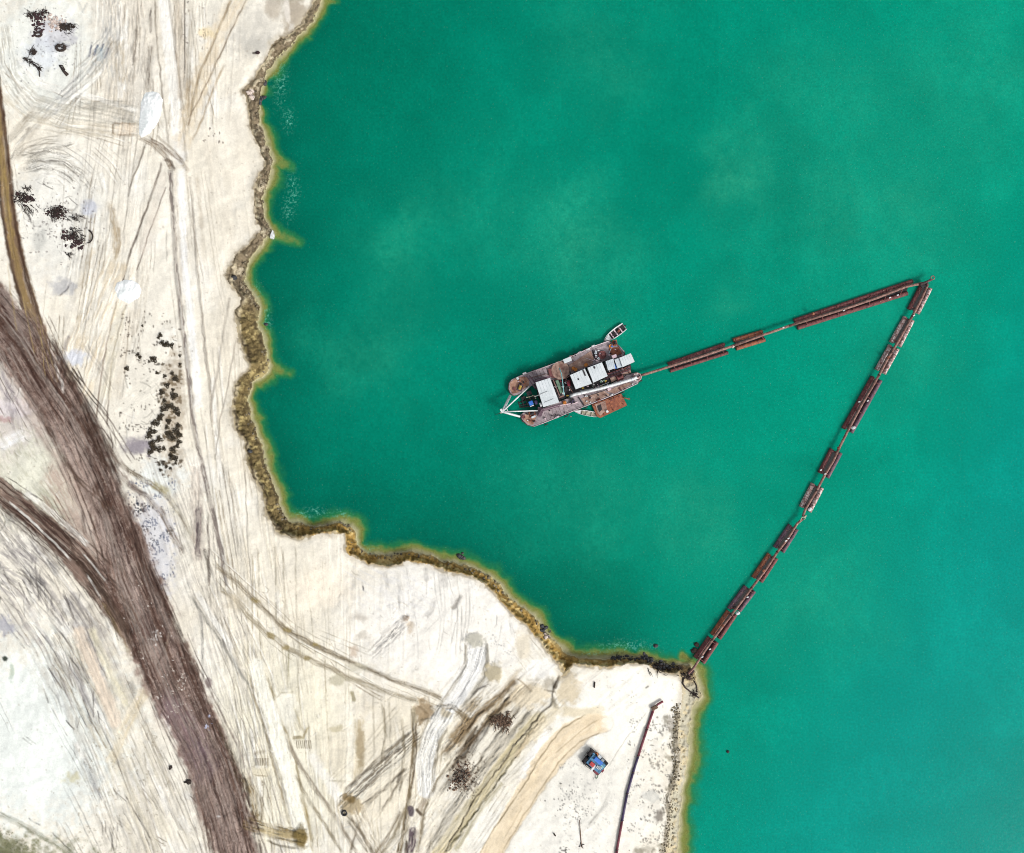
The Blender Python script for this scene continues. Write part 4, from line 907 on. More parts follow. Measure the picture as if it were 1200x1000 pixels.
# ------------------------------------------------------------------ object helpers
class MB:
    def __init__(self): self.bm = bmesh.new()
    def prism(self, pts, z0, z1, bev=0.0):
        """pts: world xy ring"""
        bm = self.bm
        lo = [bm.verts.new((p[0], p[1], z0)) for p in pts]; hi = [bm.verts.new((p[0], p[1], z1)) for p in pts]
        n = len(pts)
        fs = [bm.faces.new(lo[::-1]), bm.faces.new(hi)]
        for i in range(n): fs.append(bm.faces.new((lo[i], lo[(i + 1) % n], hi[(i + 1) % n], hi[i])))
        bmesh.ops.recalc_face_normals(bm, faces=fs)
        if bev:
            es = [e for e in fs[1].edges]
            bmesh.ops.bevel(bm, geom=es, offset=bev, segments=2, affect='EDGES')
        return self
    def box(self, c, sz, ang=0.0, tilt=0.0, bev=0.0):
        bm = self.bm
        r = bmesh.ops.create_cube(bm, size=1.0)
        M = Matrix.Translation(c) @ Matrix.Rotation(ang, 4, 'Z') @ Matrix.Rotation(tilt, 4, 'Y') @ Matrix.Diagonal((*sz, 1))
        bmesh.ops.transform(bm, matrix=M, verts=r['verts'])
        if bev:
            es = list({e for v in r['verts'] for e in v.link_edges})
            bmesh.ops.bevel(bm, geom=es, offset=bev, segments=2, affect='EDGES')
        return self
    def tube(self, pts, r, seg=8, r2=None, cap=True):
        bm = self.bm; pts = [Vector(p) for p in pts]; rings = []
        n = len(pts); up0 = None
        for i, p in enumerate(pts):
            d = (pts[min(i + 1, n - 1)] - pts[max(i - 1, 0)]).normalized()
            a = Vector((0, 0, 1)) if abs(d.z) < .95 else Vector((1, 0, 0))
            x = d.cross(a).normalized(); y = d.cross(x).normalized()
            rr = r if r2 is None else r + (r2 - r) * i / max(n - 1, 1)
            rings.append([bm.verts.new(p + (x * math.cos(t_) + y * math.sin(t_)) * rr) for t_ in [2 * math.pi * k / seg for k in range(seg)]])
        for a_, b_ in zip(rings[:-1], rings[1:]):
            for k in range(seg):
                f = bm.faces.new((a_[k], a_[(k + 1) % seg], b_[(k + 1) % seg], b_[k])); f.smooth = True
        if cap:
            bm.faces.new(rings[0][::-1]); bm.faces.new(rings[-1])
        return self
    def disc(self, c, r, h, seg=20, ang=0, axis='Z', r2=None):
        bm = self.bm
        res = bmesh.ops.create_cone(bm, cap_ends=True, segments=seg, radius1=r, radius2=r if r2 is None else r2, depth=h)
        M = Matrix.Translation(c) @ Matrix.Rotation(ang, 4, 'Z')
        if axis == 'Y': M = M @ Matrix.Rotation(math.pi / 2, 4, 'X')
        if axis == 'X': M = M @ Matrix.Rotation(math.pi / 2, 4, 'Y')
        bmesh.ops.transform(bm, matrix=M, verts=res['verts']); return self
    def ring(self, c, R, r, seg=20, tilt=None):
        pts = []
        bm = self.bm; rings = []
        M = Matrix.Translation(c) @ (tilt or Matrix.Identity(4))
        for i in range(seg):
            a = 2 * math.pi * i / seg
            rings.append([bm.verts.new(M @ Vector(((R + r * math.cos(q)) * math.cos(a), (R + r * math.cos(q)) * math.sin(a), r * math.sin(q)))) for q in [2 * math.pi * k / 6 for k in range(6)]])
        for i in range(seg):
            a_, b_ = rings[i], rings[(i + 1) % seg]
            for k in range(6):
                f = bm.faces.new((a_[k], b_[k], b_[(k + 1) % 6], a_[(k + 1) % 6])); f.smooth = True
        return self
    def rock(self, c, sz, seed=0, sub=2, rough=.35):
        bm = self.bm
        r = bmesh.ops.create_icosphere(bm, subdivisions=sub, radius=1.0)
        for v in r['verts']:
            n = v.co.normalized(); q = mnoise.noise(n * 1.4 + Vector((seed * 3.1, 0, 0))) + .4 * mnoise.noise(n * 3.3 + Vector((0, seed, 0)))
            v.co = n * (1 + q * rough); v.co.x *= sz[0]; v.co.y *= sz[1]; v.co.z *= sz[2]
            v.co += Vector(c)
        return self
    def build(self, name, mat, parent=None, smooth=False, at=None):
        me = bpy.data.meshes.new(name)
        org = parent.location if parent is not None else (at if at is not None else Vector((0, 0, 0)))
        if parent is not None and parent.parent is not None: org = parent['_o'] if '_o' in parent else org
        o_ = Vector(ORG.get(parent.name, org)) if parent is not None else Vector(org)
        for v in self.bm.verts: v.co -= o_
        if smooth:
            for f in self.bm.faces: f.smooth = True
        self.bm.to_mesh(me); self.bm.free()
        me.materials.append(mat)
        o = bpy.data.objects.new(name, me); COL.objects.link(o)
        if parent is not None:
            o.parent = parent; ORG[o.name] = o_
        else:
            o.location = o_; ORG[o.name] = o_
        return o
ORG = {}
def thing(name, loc, label, cat, group=None):
    o = bpy.data.objects.new(name, None); o.empty_display_size = .5; COL.objects.link(o); o.location = loc
    ORG[o.name] = Vector(loc); tag(o, label, cat, group); return o

# ------------------------------------------------------------------ object materials
m_rust_dk = mat_mottle('dark rusty steel', alb(78, 38, 40), alb(132, 74, 72), alb(170, 116, 106), 1.6)
m_rust_or = mat_mottle('orange rusty steel', alb(118, 62, 46), alb(164, 98, 66), alb(176, 128, 104), 1.4)
m_rust_pl = mat_mottle('pale rusty steel', alb(104, 66, 62), alb(176, 144, 138), alb(238, 230, 228), 1.8, pos=(.32, .5, .62))
m_rust_mv = mat_mottle('mauve steel', alb(84, 60, 74), alb(120, 92, 104), alb(146, 116, 122), 1.2)
m_pipe = mat_mottle('pipe steel', alb(104, 70, 64), alb(158, 120, 108), alb(204, 172, 154), 1.8)
m_pipe_dk = mat_mottle('dark pipe steel', alb(48, 34, 36), alb(92, 68, 66), alb(130, 104, 100), 1.8)
m_deck = mat_mottle('worn grey deck', alb(120, 108, 112), alb(172, 158, 162), alb(204, 186, 180), .9, pos=(.3, .55, .8))
m_deck_br = mat_mottle('rust stained deck', alb(122, 86, 74), alb(180, 150, 134), alb(222, 198, 178), .8)
m_nose = mat_mottle('rusty hull end', alb(134, 86, 66), alb(186, 146, 124), alb(220, 190, 170), .8)
m_hull = mat_mottle('hull side', alb(70, 46, 44), alb(110, 78, 72), None, 1.0)
m_dark = mat_mottle('greasy dark machinery', alb(18, 16, 20), alb(52, 44, 48), alb(86, 76, 76), 1.6)
m_roof = mat_mottle('white roof sheet', alb(206, 214, 216), alb(222, 228, 230), alb(230, 234, 236), .5, .5, bump=.1)
m_roof2 = mat_mottle('weathered roof sheet', alb(188, 198, 206), alb(212, 220, 224), None, .7, .5, bump=.1)
m_wall = mat_mottle('cabin wall', alb(150, 156, 158), alb(186, 190, 190), None, .8)
m_white = mat_mottle('white paint', alb(196, 200, 200), alb(236, 238, 238), None, 1.2, .5)
m_glass = mat_mottle('dark window', alb(24, 32, 38), alb(40, 50, 58), None, 1, .15, bump=0)
m_blue = mat_mottle('blue paint', alb(24, 96, 196), alb(60, 132, 222), None, 1.5, .5)
m_sky = mat_mottle('faded blue paint', alb(30, 84, 120), alb(84, 146, 184), alb(136, 186, 210), 1.1, .6)
m_red = mat_mottle('red paint', alb(150, 30, 34), alb(196, 58, 56), None, 1.6, .5)
m_crim = mat_mottle('dark red paint', alb(88, 14, 34), alb(140, 26, 48), None, 1.6, .5)
m_orange = mat_mottle('orange paint', alb(180, 96, 24), alb(222, 142, 50), None, 1.6, .6)
m_yel = mat_mottle('yellow paint', alb(176, 140, 40), alb(216, 186, 80), None, 1.6, .6)
m_mag = mat_mottle('magenta cloth', alb(170, 40, 96), alb(206, 90, 140), None, 1.6, .8)
m_teal = mat_mottle('teal paint', alb(90, 160, 164), alb(150, 206, 208), None, 1.6, .6)
m_green = mat_mottle('green paint', alb(70, 104, 84), alb(120, 150, 122), None, 1.4, .7)
m_pink = mat_mottle('pink dusted paint', alb(196, 168, 176), alb(226, 204, 210), None, 1.2, .6)
m_plank = mat_mottle('boat boards', alb(140, 132, 112), alb(196, 190, 168), None, 2, .8)
m_navy = mat_mottle('dark blue pipe paint', alb(40, 28, 66), alb(66, 48, 92), None, 1.5, .6)
m_maroon = mat_mottle('maroon pipe paint', alb(92, 34, 48), alb(132, 62, 74), None, 1.5, .7)
m_rock = mat_mottle('dark wet rock', alb(26, 30, 38), alb(70, 70, 72), alb(120, 112, 104), 1.5, .8)
m_rockp = mat_mottle('pale rock', alb(170, 150, 140), alb(214, 200, 190), None, 1.2, .9)
m_soot = mat_mottle('dark crust', alb(30, 18, 22), alb(70, 44, 46), None, 2, .95)
m_twig = mat_mottle('dead wood', alb(28, 22, 20), alb(62, 48, 40), None, 2, .95)
m_twigb = mat_mottle('brown roots', alb(84, 64, 50), alb(128, 102, 82), None, 2, .95)
m_sandw = mat_mottle('white sand', alb(238, 244, 242), alb(251, 253, 252), None, .5, .95)
m_leaf = mat_mottle('dark shrub leaves', alb(34, 28, 18), alb(74, 62, 40), alb(92, 96, 56), 1.5, .9, bump=0)
m_grass = mat_mottle('dry grass', alb(96, 100, 66), alb(146, 146, 104), None, .8, .9, bump=0)
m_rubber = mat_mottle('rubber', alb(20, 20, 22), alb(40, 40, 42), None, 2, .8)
m_rail = mat_mottle('rail paint', alb(170, 168, 172), alb(206, 204, 206), None, 2, .6, bump=0)

def D(x, y, z): return P(570 + x / 6, 365 + y / 6, z)
def ring_d(pts, z): return [D(x, y, z)[:2] for x, y in pts]
def dang(x0, y0, x1, y1): return math.atan2(-(y1 - y0), x1 - x0)
A0 = math.radians(22)

# ------------------------------------------------------------------ dredger
dr = thing('dredger', D(600, 520, 0), 'large rusty suction dredger with white cabin roofs afloat in the middle of the lake', 'dredger')
def deckpart(name, pts, z0, z1, mat, par=None, bev=0.0):
    m = MB(); m.prism(ring_d(pts, z1), z0, z1, bev); return m.build(name, mat, par or dr)
def hull(top, zt, deckm):
    h = MB(); h.prism(ring_d(top, zt), -1.0, zt, .08); o = h.build('pontoon_hull', m_hull, dr)
    c = sum((Vector(p) for p in ring_d(top, zt)), Vector((0, 0))) / len(top)
    ins = [tuple(c + (Vector(p) - c) * .985) for p in ring_d(top, zt)]
    d_ = MB(); d_.prism(ins, zt - .05, zt + .03); d_.build('deck', deckm, o)
    return o
HU = [(152, 545), (157, 505), (172, 482), (215, 460), (265, 440), (540, 342), (745, 245), (860, 205), (925, 235), (975, 290), (970, 315), (838, 352), (700, 398), (590, 445), (480, 480), (350, 500), (300, 535), (225, 585), (190, 595), (165, 578)]
HL = [(238, 728), (245, 762), (285, 800), (330, 813), (400, 790), (640, 692), (900, 590), (1065, 510), (1088, 480), (1083, 442), (1055, 428), (1005, 440), (860, 520), (600, 600), (400, 680), (345, 705), (262, 708)]
hu = hull(HU, 1.2, m_deck)
hl = hull(HL, 1.2, m_deck)
MD = [(348, 508), (590, 452), (840, 358), (985, 312), (1018, 385), (1015, 428), (860, 508), (600, 592), (402, 672), (362, 600)]
h = MB(); h.prism(ring_d(MD, .9), -.6, .9); h.build('machinery_well', m_dark, dr)
# plated areas on the decks
deckpart('deck_plate', [(578, 380), (735, 278), (755, 330), (745, 370), (600, 428)], 1.22, 1.30, m_deck_br, hu)
deckpart('deck_plate', [(165, 548), (168, 500), (200, 474), (262, 458), (300, 470), (300, 520), (215, 575), (185, 580)], 1.22, 1.30, m_nose, hu)
deckpart('deck_plate', [(770, 262), (862, 224), (915, 245), (945, 300), (840, 340), (790, 310)], 1.22, 1.29, m_deck, hu)
deckpart('deck_plate', [(860, 262), (930, 250), (955, 300), (870, 318)], 1.30, 1.36, m_rust_or, hu)
deckpart('deck_plate', [(252, 735), (262, 765), (300, 796), (330, 796), (352, 740), (300, 712)], 1.22, 1.30, m_nose, hl)
deckpart('deck_plate', [(665, 612), (830, 560), (870, 590), (690, 660)], 1.22, 1.30, m_deck_br, hl)
deckpart('deck_plate', [(838, 562), (1000, 500), (1040, 505), (900, 578)], 1.22, 1.31, m_deck_br, hl)
deckpart('deck_plate', [(600, 605), (640, 592), (680, 660), (560, 700)], 1.22, 1.27, m_deck, hl)
deckpart('deck_plate', [(870, 470), (1010, 405), (1018, 430), (880, 500)], .92, 1.35, m_deck_br, dr)
for pts in [[(568, 372), (576, 370), (596, 440), (588, 444)], [(742, 275), (750, 272), (772, 350), (762, 354)], [(641, 603), (650, 600), (690, 660), (680, 664)], [(300, 452), (305, 450), (345, 500), (338, 503)]]:
    deckpart('deck_seam', pts, 1.22, 1.33, m_dark, hu if pts[0][1] < 500 and pts[0][0] != 641 else hl)
# brown winding floor
m = MB(); m.disc(D(520, 415, 1.5), 2.1, .5, 28); m.build('turntable', m_deck_br, dr)
m = MB(); m.prism(ring_d([(430, 405), (470, 398), (520, 455), (500, 472), (445, 462)], 1.7), 1.2, 1.7, .05); m.build('gear_cover', m_rust_dk, dr)
# edge coamings (thin pale toe rail) and hand rails
def rail(pts, par, step=1.6, hgt=1.0):
    W3 = [D(x, y, 1.22) for x, y in pts]
    m = MB(); m.tube([p + Vector((0, 0, hgt)) for p in W3], .035, 5); m.tube([p + Vector((0, 0, hgt * .5)) for p in W3], .025, 5)
    for a, b_ in zip(W3[:-1], W3[1:]):
        n = max(1, int((b_ - a).length / step))
        for k in range(n + 1):
            q = a.lerp(b_, k / n); m.tube([q, q + Vector((0, 0, hgt))], .03, 5)
    m.build('guard_rail', m_rail, par)
    m = MB(); m.tube([p + Vector((0, 0, .08)) for p in W3], .09, 6); m.build('toe_rail', m_pink, par)
rail([(266, 444), (540, 346), (742, 250), (858, 210)], hu)
rail([(926, 240), (972, 290)], hu)
rail([(335, 809), (400, 786), (640, 688), (898, 586), (1062, 507)], hl)
m = MB()
for k in range(9):
    f = k / 8; m.box(D(330 + 190 * f, 440 - 75 * f + 10, 1.24), (.05, 2.2, .05), A0)
m.build('deck_seam', m_hull, hu)
m = MB()
for k in range(9):
    f = k / 8; m.box(D(420 + 200 * f, 745 - 90 * f, 1.24), (.05, 2.0, .05), A0)
m.build('deck_seam', m_hull, hl)
# cabins
def cabin(name, q, z0, z1, roofm, win=True):
    c = sum((Vector(p) for p in q), Vector((0, 0))) / 4
    wl_ = [tuple(c + (Vector(p) - c) * .93) for p in q]
    m = MB(); m.prism(ring_d(wl_, z1), z0, z1 - .12); cb = m.build(name, m_wall, dr)
    m = MB(); m.prism(ring_d(q, z1), z1 - .12, z1, .03)
    r = m.build('roof', roofm, cb)
    # sheet joints
    m = MB()
    n = 5
    for k in range(1, n):
        a = Vector(q[0]).lerp(Vector(q[1]), k / n); b_ = Vector(q[3]).lerp(Vector(q[2]), k / n)
        m.tube([D(a.x, a.y, z1 + .005), D(b_.x, b_.y, z1 + .005)], .022, 4)
    m.build('roof_rib', m_roof2, r)
    if win:
        m = MB()
        for i in range(4):
            a = Vector(wl_[i]); b_ = Vector(wl_[(i + 1) % 4])
            w3a, w3b = D(a.x, a.y, z1), D(b_.x, b_.y, z1)
            L = (w3b - w3a).length; nn = max(1, int(L / 1.5)); ang = math.atan2((w3b - w3a).y, (w3b - w3a).x)
            for k in range(nn):
                p = w3a.lerp(w3b, (k + .5) / nn); m.box((p.x, p.y, z1 - 1.0), (.8, .1, .7), ang); m.build('window', m_glass, cb); m = MB()
    return cb
ca = cabin('wheelhouse', [(345, 500), (447, 468), (512, 640), (400, 674)], .9, 5.2, m_roof)
cb_ = cabin('engine_house', [(588, 448), (692, 402), (742, 508), (628, 548)], .9, 4.2, m_roof)
cc = cabin('pump_house', [(710, 397), (812, 358), (853, 455), (752, 502)], .9, 4.4, m_roof)
cd = cabin('store_cabin', [(838, 350), (892, 332), (908, 400), (856, 416)], .9, 3.4, m_roof2)
ce = cabin('crew_cabin', [(900, 338), (938, 325), (960, 388), (922, 402)], .9, 3.6, m_roof2)
cf = cabin('crew_cabin', [(935, 326), (1015, 294), (1043, 355), (958, 392)], .9, 4.0, m_roof)
# roof details
m = MB(); m.box(D(385, 582, 5.28), (3.2, .10, .12), A0); m.box(D(440, 628, 5.26), (2.2, .08, .08), A0); m.build('roof_vent', m_wall, ca)
m = MB(); m.box(D(760, 395, 4.45), (.35, .5, .25), A0); m.build('roof_vent', m_dark, cc)
m = MB(); m.box(D(688, 432, 4.28), (.28, 1.5, .2), A0 + .02); m.build('roof_ladder', m_dark, cb_)
m = MB(); m.box(D(648, 478, 4.3), (.3, .3, .2), A0); m.build('roof_vent', m_dark, cb_)
m = MB(); m.box(D(898, 318, 2.6), (1.1, .8, 1.4), A0, bev=.06); m.build('water_tank', m_pink, dr)
m = MB(); m.box(D(905, 388, 3.0), (.35, 1.1, .5), A0, bev=.04); m.build('door', m_blue, ce)
m = MB(); m.box(D(740, 500, 2.5), (.25, 3.2, .3), A0, bev=0); m.build('gutter', m_dark, dr)
# pale panel at the edge, lockers
for (x, y, a_, b_, h_, mt) in [(570, 342, 1.9, 1.0, 1.2, m_roof), (268, 436, .9, .4, .5, m_white), (219, 472, .55, .6, .6, m_white), (751, 243, .8, .35, .5, m_white), (714, 267, .9, .35, .5, m_white),
                               (497, 744, .9, .4, .5, m_pink), (330, 742, 1.0, .45, .6, m_roof2), (414, 756, .45, .4, .5, m_pink), (383, 656, .5, .9, 1.4, m_white), (864, 548, .8, .6, .7, m_pink), (882, 588, .7, .3, .4, m_white),
                               (655, 287, .8, .25, .4, m_pink), (590, 315, .6, .25, .4, m_pink), (1028, 512, .4, .3, .4, m_white), (705, 632, .35, .3, .3, m_roof2), (1050, 465, .5, .4, 1.2, m_white)]:
    m = MB(); p = D(x, y, 1.22 + h_); m.box((p.x, p.y, 1.25 + h_ / 2), (a_, b_, h_), A0, bev=.04); m.build('deck_locker', mt, dr)
# junk and machinery on the decks
rr = random.Random(5)
def junk(name, x0, y0, x1, y1, n, mats, z=1.25, s0=.18, s1=.5):
    for i in range(n):
        f = rr.random(); g_ = rr.random()
        x = x0 + (x1 - x0) * f; y = y0 + (y1 - y0) * g_
        a_, b_, h_ = rr.uniform(s0, s1), rr.uniform(s0, s1), rr.uniform(.2, .7)
        m = MB(); p = D(x, y, z + h_); m.box((p.x, p.y, z + h_ / 2), (a_, b_, h_), A0 + rr.uniform(-.6, .6), bev=.03)
        if rr.random() < .4: m.disc((p.x + .2, p.y, z + h_ * .6), a_ * .5, h_ * .8, 10)
        m.build(name, rr.choice(mats), dr)
junk('machine_part', 760, 275, 805, 350, 13, [m_white, m_pink, m_dark, m_roof2])
junk('machine_part', 875, 205, 915, 255, 6, [m_orange, m_dark, m_rust_or, m_blue])
junk('machine_part', 530, 590, 590, 650, 8, [m_mag, m_yel, m_dark, m_teal, m_orange, m_crim])
junk('machine_part', 580, 620, 615, 655, 6, [m_dark, m_dark, m_navy], s1=.9)
junk('machine_part', 650, 540, 850, 515, 12, [m_dark, m_white, m_green, m_yel, m_pink], z=.95)
junk('machine_part', 800, 480, 855, 500, 5, [m_yel, m_white, m_green, m_pink], z=.95)
junk('machine_part', 940, 300, 980, 320, 4, [m_crim, m_rust_dk])
junk('machine_part', 700, 560, 1000, 515, 7, [m_rust_or, m_rust_dk, m_rust_pl])
junk('machine_part', 850, 260, 960, 330, 9, [m_pink, m_dark, m_rust_or, m_white])
junk('machine_part', 590, 300, 740, 400, 8, [m_dark, m_pipe, m_rust_or], s1=.35)
junk('machine_part', 170, 470, 290, 570, 9, [m_dark, m_white, m_rust_or, m_pink], s1=.4)
junk('machine_part', 250, 715, 400, 790, 9, [m_dark, m_white, m_rust_or, m_crim], s1=.4)
junk('machine_part', 400, 660, 640, 740, 9, [m_dark, m_pink, m_pipe], s1=.35)
junk('machine_part', 690, 585, 880, 640, 8, [m_dark, m_pink, m_rust_dk, m_white], s1=.4)
junk('machine_part', 860, 400, 1010, 450, 9, [m_dark, m_rust_dk, m_pink, m_rust_or], s1=.45)
junk('machine_part', 470, 470, 590, 590, 12, [m_dark, m_crim, m_white, m_dark, m_pipe], z=.95, s1=.6)
for k, pts in enumerate([[(300, 470), (420, 440), (470, 470)], [(600, 440), (720, 390), (850, 345)], [(410, 690), (520, 660), (640, 640)], [(655, 560), (760, 540), (860, 500)], [(560, 470), (585, 540), (620, 590)], [(930, 420), (960, 450), (1020, 440)], [(700, 330), (760, 350), (830, 330)], [(880, 340), (860, 300), (880, 250)], [(480, 480), (560, 470), (590, 450)], [(660, 570), (700, 600), (860, 545)]]):
    m = MB(); m.tube([D(x, y, 1.5) for x, y in pts], .07 + .03 * (k % 3), 6); m.build('service_pipe', [m_pipe, m_dark, m_pink, m_roof2][k % 4], dr)
for (x, y) in [(626, 410), (700, 378), (872, 246), (612, 402), (550, 642)]:
    m = MB(); p = D(x, y, 1.5); m.disc((p.x, p.y, 1.5), .42, .5, 12); m.ring((p.x, p.y, 1.76), .36, .08, 12); m.build('cable_reel', m_orange, dr)
# winches
def winch(x, y, ang, sc=1.0, drum=m_dark, frame=m_rust_mv, z=1.25):
    p = D(x, y, z + .7 * sc); p.z = z
    b0 = MB(); b0.box((p.x, p.y, z + .08), (1.9 * sc, 1.5 * sc, .16), ang)
    for s_1 in (-1, 1):
        q = Vector((math.cos(ang), math.sin(ang), 0)) * .7 * sc * s_1; b0.box((p.x + q.x, p.y + q.y, z + .5 * sc), (.14, 1.1 * sc, .9 * sc), ang)
    w = b0.build('winch_frame', frame, dr)
    m_ = MB(); m_.disc((p.x, p.y, z + .65 * sc), .38 * sc, 1.3 * sc, 16, ang, 'X')
    for k in range(-3, 4): m_.disc((p.x + math.cos(ang) * .17 * k * sc, p.y + math.sin(ang) * .17 * k * sc, z + .65 * sc), .44 * sc, .08 * sc, 16, ang, 'X')
    m_.build('drum', drum, w)
winch(236, 536, A0 + .9, .8, m_yel); winch(322, 718, A0, .8, m_dark, m_rust_or); winch(580, 505, A0 + 1.2, 1.0, m_crim, m_dark, .95); winch(940, 465, A0, .9, m_rust_dk, m_rust_dk, 1.3)
winch(905, 220, A0 + 1.4, .7, m_dark, m_rust_or); winch(790, 685 - 60, A0, .5, m_rust_or, m_rust_dk)
m = MB(); p = D(816, 306, 1.9); m.disc((p.x, p.y, 1.5), .95, .5, 24); m.ring((p.x, p.y, 1.8), .85, .12, 24); m.disc((p.x, p.y, 1.9), .25, .5, 12); m.build('capstan', m_rust_dk, dr)
m = MB(); p = D(262, 742, 1.5); m.disc((p.x, p.y, 1.4), .38, .3, 16); m.ring((p.x, p.y, 1.58), .34, .07, 16); m.build('hatch', m_rust_dk, dr)
m = MB(); p = D(195, 545, 1.5); m.disc((p.x, p.y, 1.38), .4, .22, 16); m.build('hatch', m_rust_dk, dr)
# gantry frames beside the wheelhouse
m = MB()
for a_, b_ in [((282, 456), (345, 545)), ((300, 452), (360, 530)), ((345, 480), (450, 455)), ((340, 495), (445, 462)), ((345, 545), (360, 500)), ((345, 480), (340, 495)), ((400, 690), (375, 745)), ((392, 690), (362, 740)), ((400, 688), (520, 655)), ((396, 700), (520, 664))]:
    m.box((D((a_[0] + b_[0]) / 2, (a_[1] + b_[1]) / 2, 2.6)), ((D(*a_, 2.6) - D(*b_, 2.6)).length, .22, .3), dang(*a_, *b_))
m.prism(ring_d([(338, 515), (372, 505), (382, 538), (348, 548)], 2.4), 1.2, 2.4); m.prism(ring_d([(362, 672), (398, 676), (388, 738), (362, 735)], 2.0), 1.2, 2.0)
m.build('gantry', m_rust_mv, dr)
# legs of A frame (white booms)
m = MB(); AP = (112, 706); apz = 3.6
for (x, y), r_, z_ in [((300, 530), .17, 2.2), ((168, 592), .30, 1.2), ((360, 698), .15, 2.2), ((235, 740), .26, 1.4)]:
    m.tube([D(x, y, z_), D(*AP, apz)], r_, 10)
m.box(D(108, 700, apz), (1.0, .5, .45), -1.0, bev=.05); m.tube([D(135, 672, 3.3), D(150, 700, 3.3)], .1, 6)
af_ = m.build('boom_frame', m_white, dr)
m = MB(); m.disc(D(103, 712, apz - .1), .28, .3, 14, 0, 'Y'); m.build('sheave', m_rust_pl, af_)
m = MB(); m.tube([D(103, 714, apz - .2), D(62, 727, -.4)], .06, 6); m.build('hoist_cable', m_dark, af_)
# cutter ladder in the well
m = MB()
for yy in (600, 640, 665): m.tube([D(350, yy, 1.0), D(180, 670 + (yy - 640) * .3, -.6)], .16, 6)
for k in range(6): m.box(D(335 - k * 26, 625 + k * 7, 1.0 - k * .25), (.25, 1.8 - k * .15, .3), .35)
m.box(D(300, 575, 1.4), (1.2, 1.0, .8), A0, bev=.05); m.box(D(260, 610, .6), (1.0, .7, .7), A0, bev=.05)
lad = m.build('suction_ladder', m_dark, dr)
m = MB()
for (x, y) in [(285, 605), (300, 602), (325, 592), (338, 600), (345, 612)]: m.disc(D(x, y, 1.7), .14, .7, 8)
m.tube([D(280, 607, 1.9), D(312, 598, 1.9), D(345, 590, 1.9), D(348, 612, 1.9)], .07, 6); m.build('grease_pipe', m_plank, lad)
m = MB(); m.box(D(313, 645, 1.9), (1.0, 1.0, .9), A0, bev=.08); m.build('electric_motor', m_blue, dr)
m = MB(); m.box(D(350, 640, 1.6), (.7, 1.0, .7), A0, bev=.08); m.build('gearbox', m_navy, dr)
m = MB(); m.box(D(320, 665, 1.8), (.9, .2, .3), A0); m.build('motor_mount', m_white, dr)
# teal hose, green trough
m = MB(); m.tube([D(512, 398, 2.6), D(528, 440, 3.0), D(536, 500, 3.0), D(542, 560, 2.8), D(548, 590, 2.2)], .11, 8); m.build('hose', m_teal, dr)
m = MB(); m.box(D(512, 530, 2.2), (.7, 3.2, .3), A0 - .02, bev=.03); m.build('trough', m_green, dr)
m = MB(); m.box(D(492, 538, 2.3), (.2, 3.9, .3), A0); m.box(D(528, 600, 2.0), (1.2, .3, .3), A0); m.build('beam', m_pipe, dr)
m = MB(); m.box(D(575, 510, 1.9), (.5, 1.1, .6), A0, bev=.05); m.build('motor_cover', m_crim, dr)
for k in range(5):
    m = MB(); m.tube([D(845 - k * 2, 440 + k * 9, 1.5), D(1012, 385 + k * 7, 1.5)], .08, 6); m.build('cable_tray', [m_rust_dk, m_rust_mv, m_pipe_dk][k % 3], dr)
# discharge pipe along the deck
m = MB(); m.tube([D(590, 596, 1.7), D(618, 585, 2.0), D(820, 538, 2.1), D(1035, 475, 2.1), D(1056, 466, 2.0)], .36, 14)
dp = m.build('discharge_pipe', m_white, dr)
m = MB()
for t_ in (.12, .34, .56, .78, .97):
    q = D(618, 585, 2.05).lerp(D(1035, 475, 2.1), t_); m.disc(q, .45, .1, 16, dang(618, 585, 1035, 475), 'X')
m.build('flange', m_roof2, dp)
m = MB(); m.tube([D(1050, 468, 2.0), D(1066, 470, 1.8), D(1090, 452, 1.0)], .32, 12, .2); m.build('elbow', m_rust_pl, dp)
m = MB(); m.ring(D(1060, 462, 1.5), .9, .16, 20); m.build('swivel_ring', m_rust_pl, dr)
# tyres as fenders along the sides
for (x, y) in [(330, 420), (450, 378), (620, 305), (690, 270), (420, 792), (560, 735), (700, 672), (960, 566), (1083, 486)]:
    m = MB(); p = D(x, y, .8); dy = 1 if y < 450 else -1
    m.ring((p.x, p.y + dy * .15, .75), .36, .13, 14, Matrix.Rotation(A0, 4, 'Z') @ Matrix.Rotation(math.pi / 2, 4, 'X')); m.build('tyre_fender', m_rubber, dr)

# ------------------------------------------------------------------ side barge and boats
bg = thing('work_barge', D(865, 665, 0), 'small orange rusty work barge moored against the dredger, beside a white boat', 'barge')
BP = [(742, 655), (948, 576), (990, 662), (802, 750), (775, 738)]
m = MB(); m.prism(ring_d(BP, .8), -.6, .8, .06); bh = m.build('hull', m_rust_or, bg)
m = MB(); m.prism(ring_d([(765, 655), (835, 628), (850, 690), (800, 735), (782, 715)], .9), .81, .88); m.build('deck', m_deck_br, bh)
m = MB(); m.prism(ring_d([(860, 625), (940, 592), (975, 655), (890, 700)], .9), .81, .87); m.build('deck', m_rust_or, bh)
m = MB(); m.prism(ring_d([(778, 665), (805, 655), (815, 690), (795, 708), (785, 690)], .95), .88, .96); m.build('hatch', m_dark, bg)
m = MB(); m.box(D(849, 704, 1.1), (.55, .6, .4), A0, bev=.05); m.build('locker', m_white, bg)
m = MB(); m.tube([D(960, 605, 1.0), D(1000, 617, 1.0)], .12, 8); m.ring(D(1002, 616, 1.0), .2, .06, 10); m.build('tow_bar', m_rust_or, bg)
m = MB()
for (x, y) in [(760, 665), (900, 610), (935, 600), (965, 655), (895, 695), (830, 725)]: m.disc(D(x, y, 1.05), .12, .35, 8)
m.build('bollard', m_rust_dk, bg)
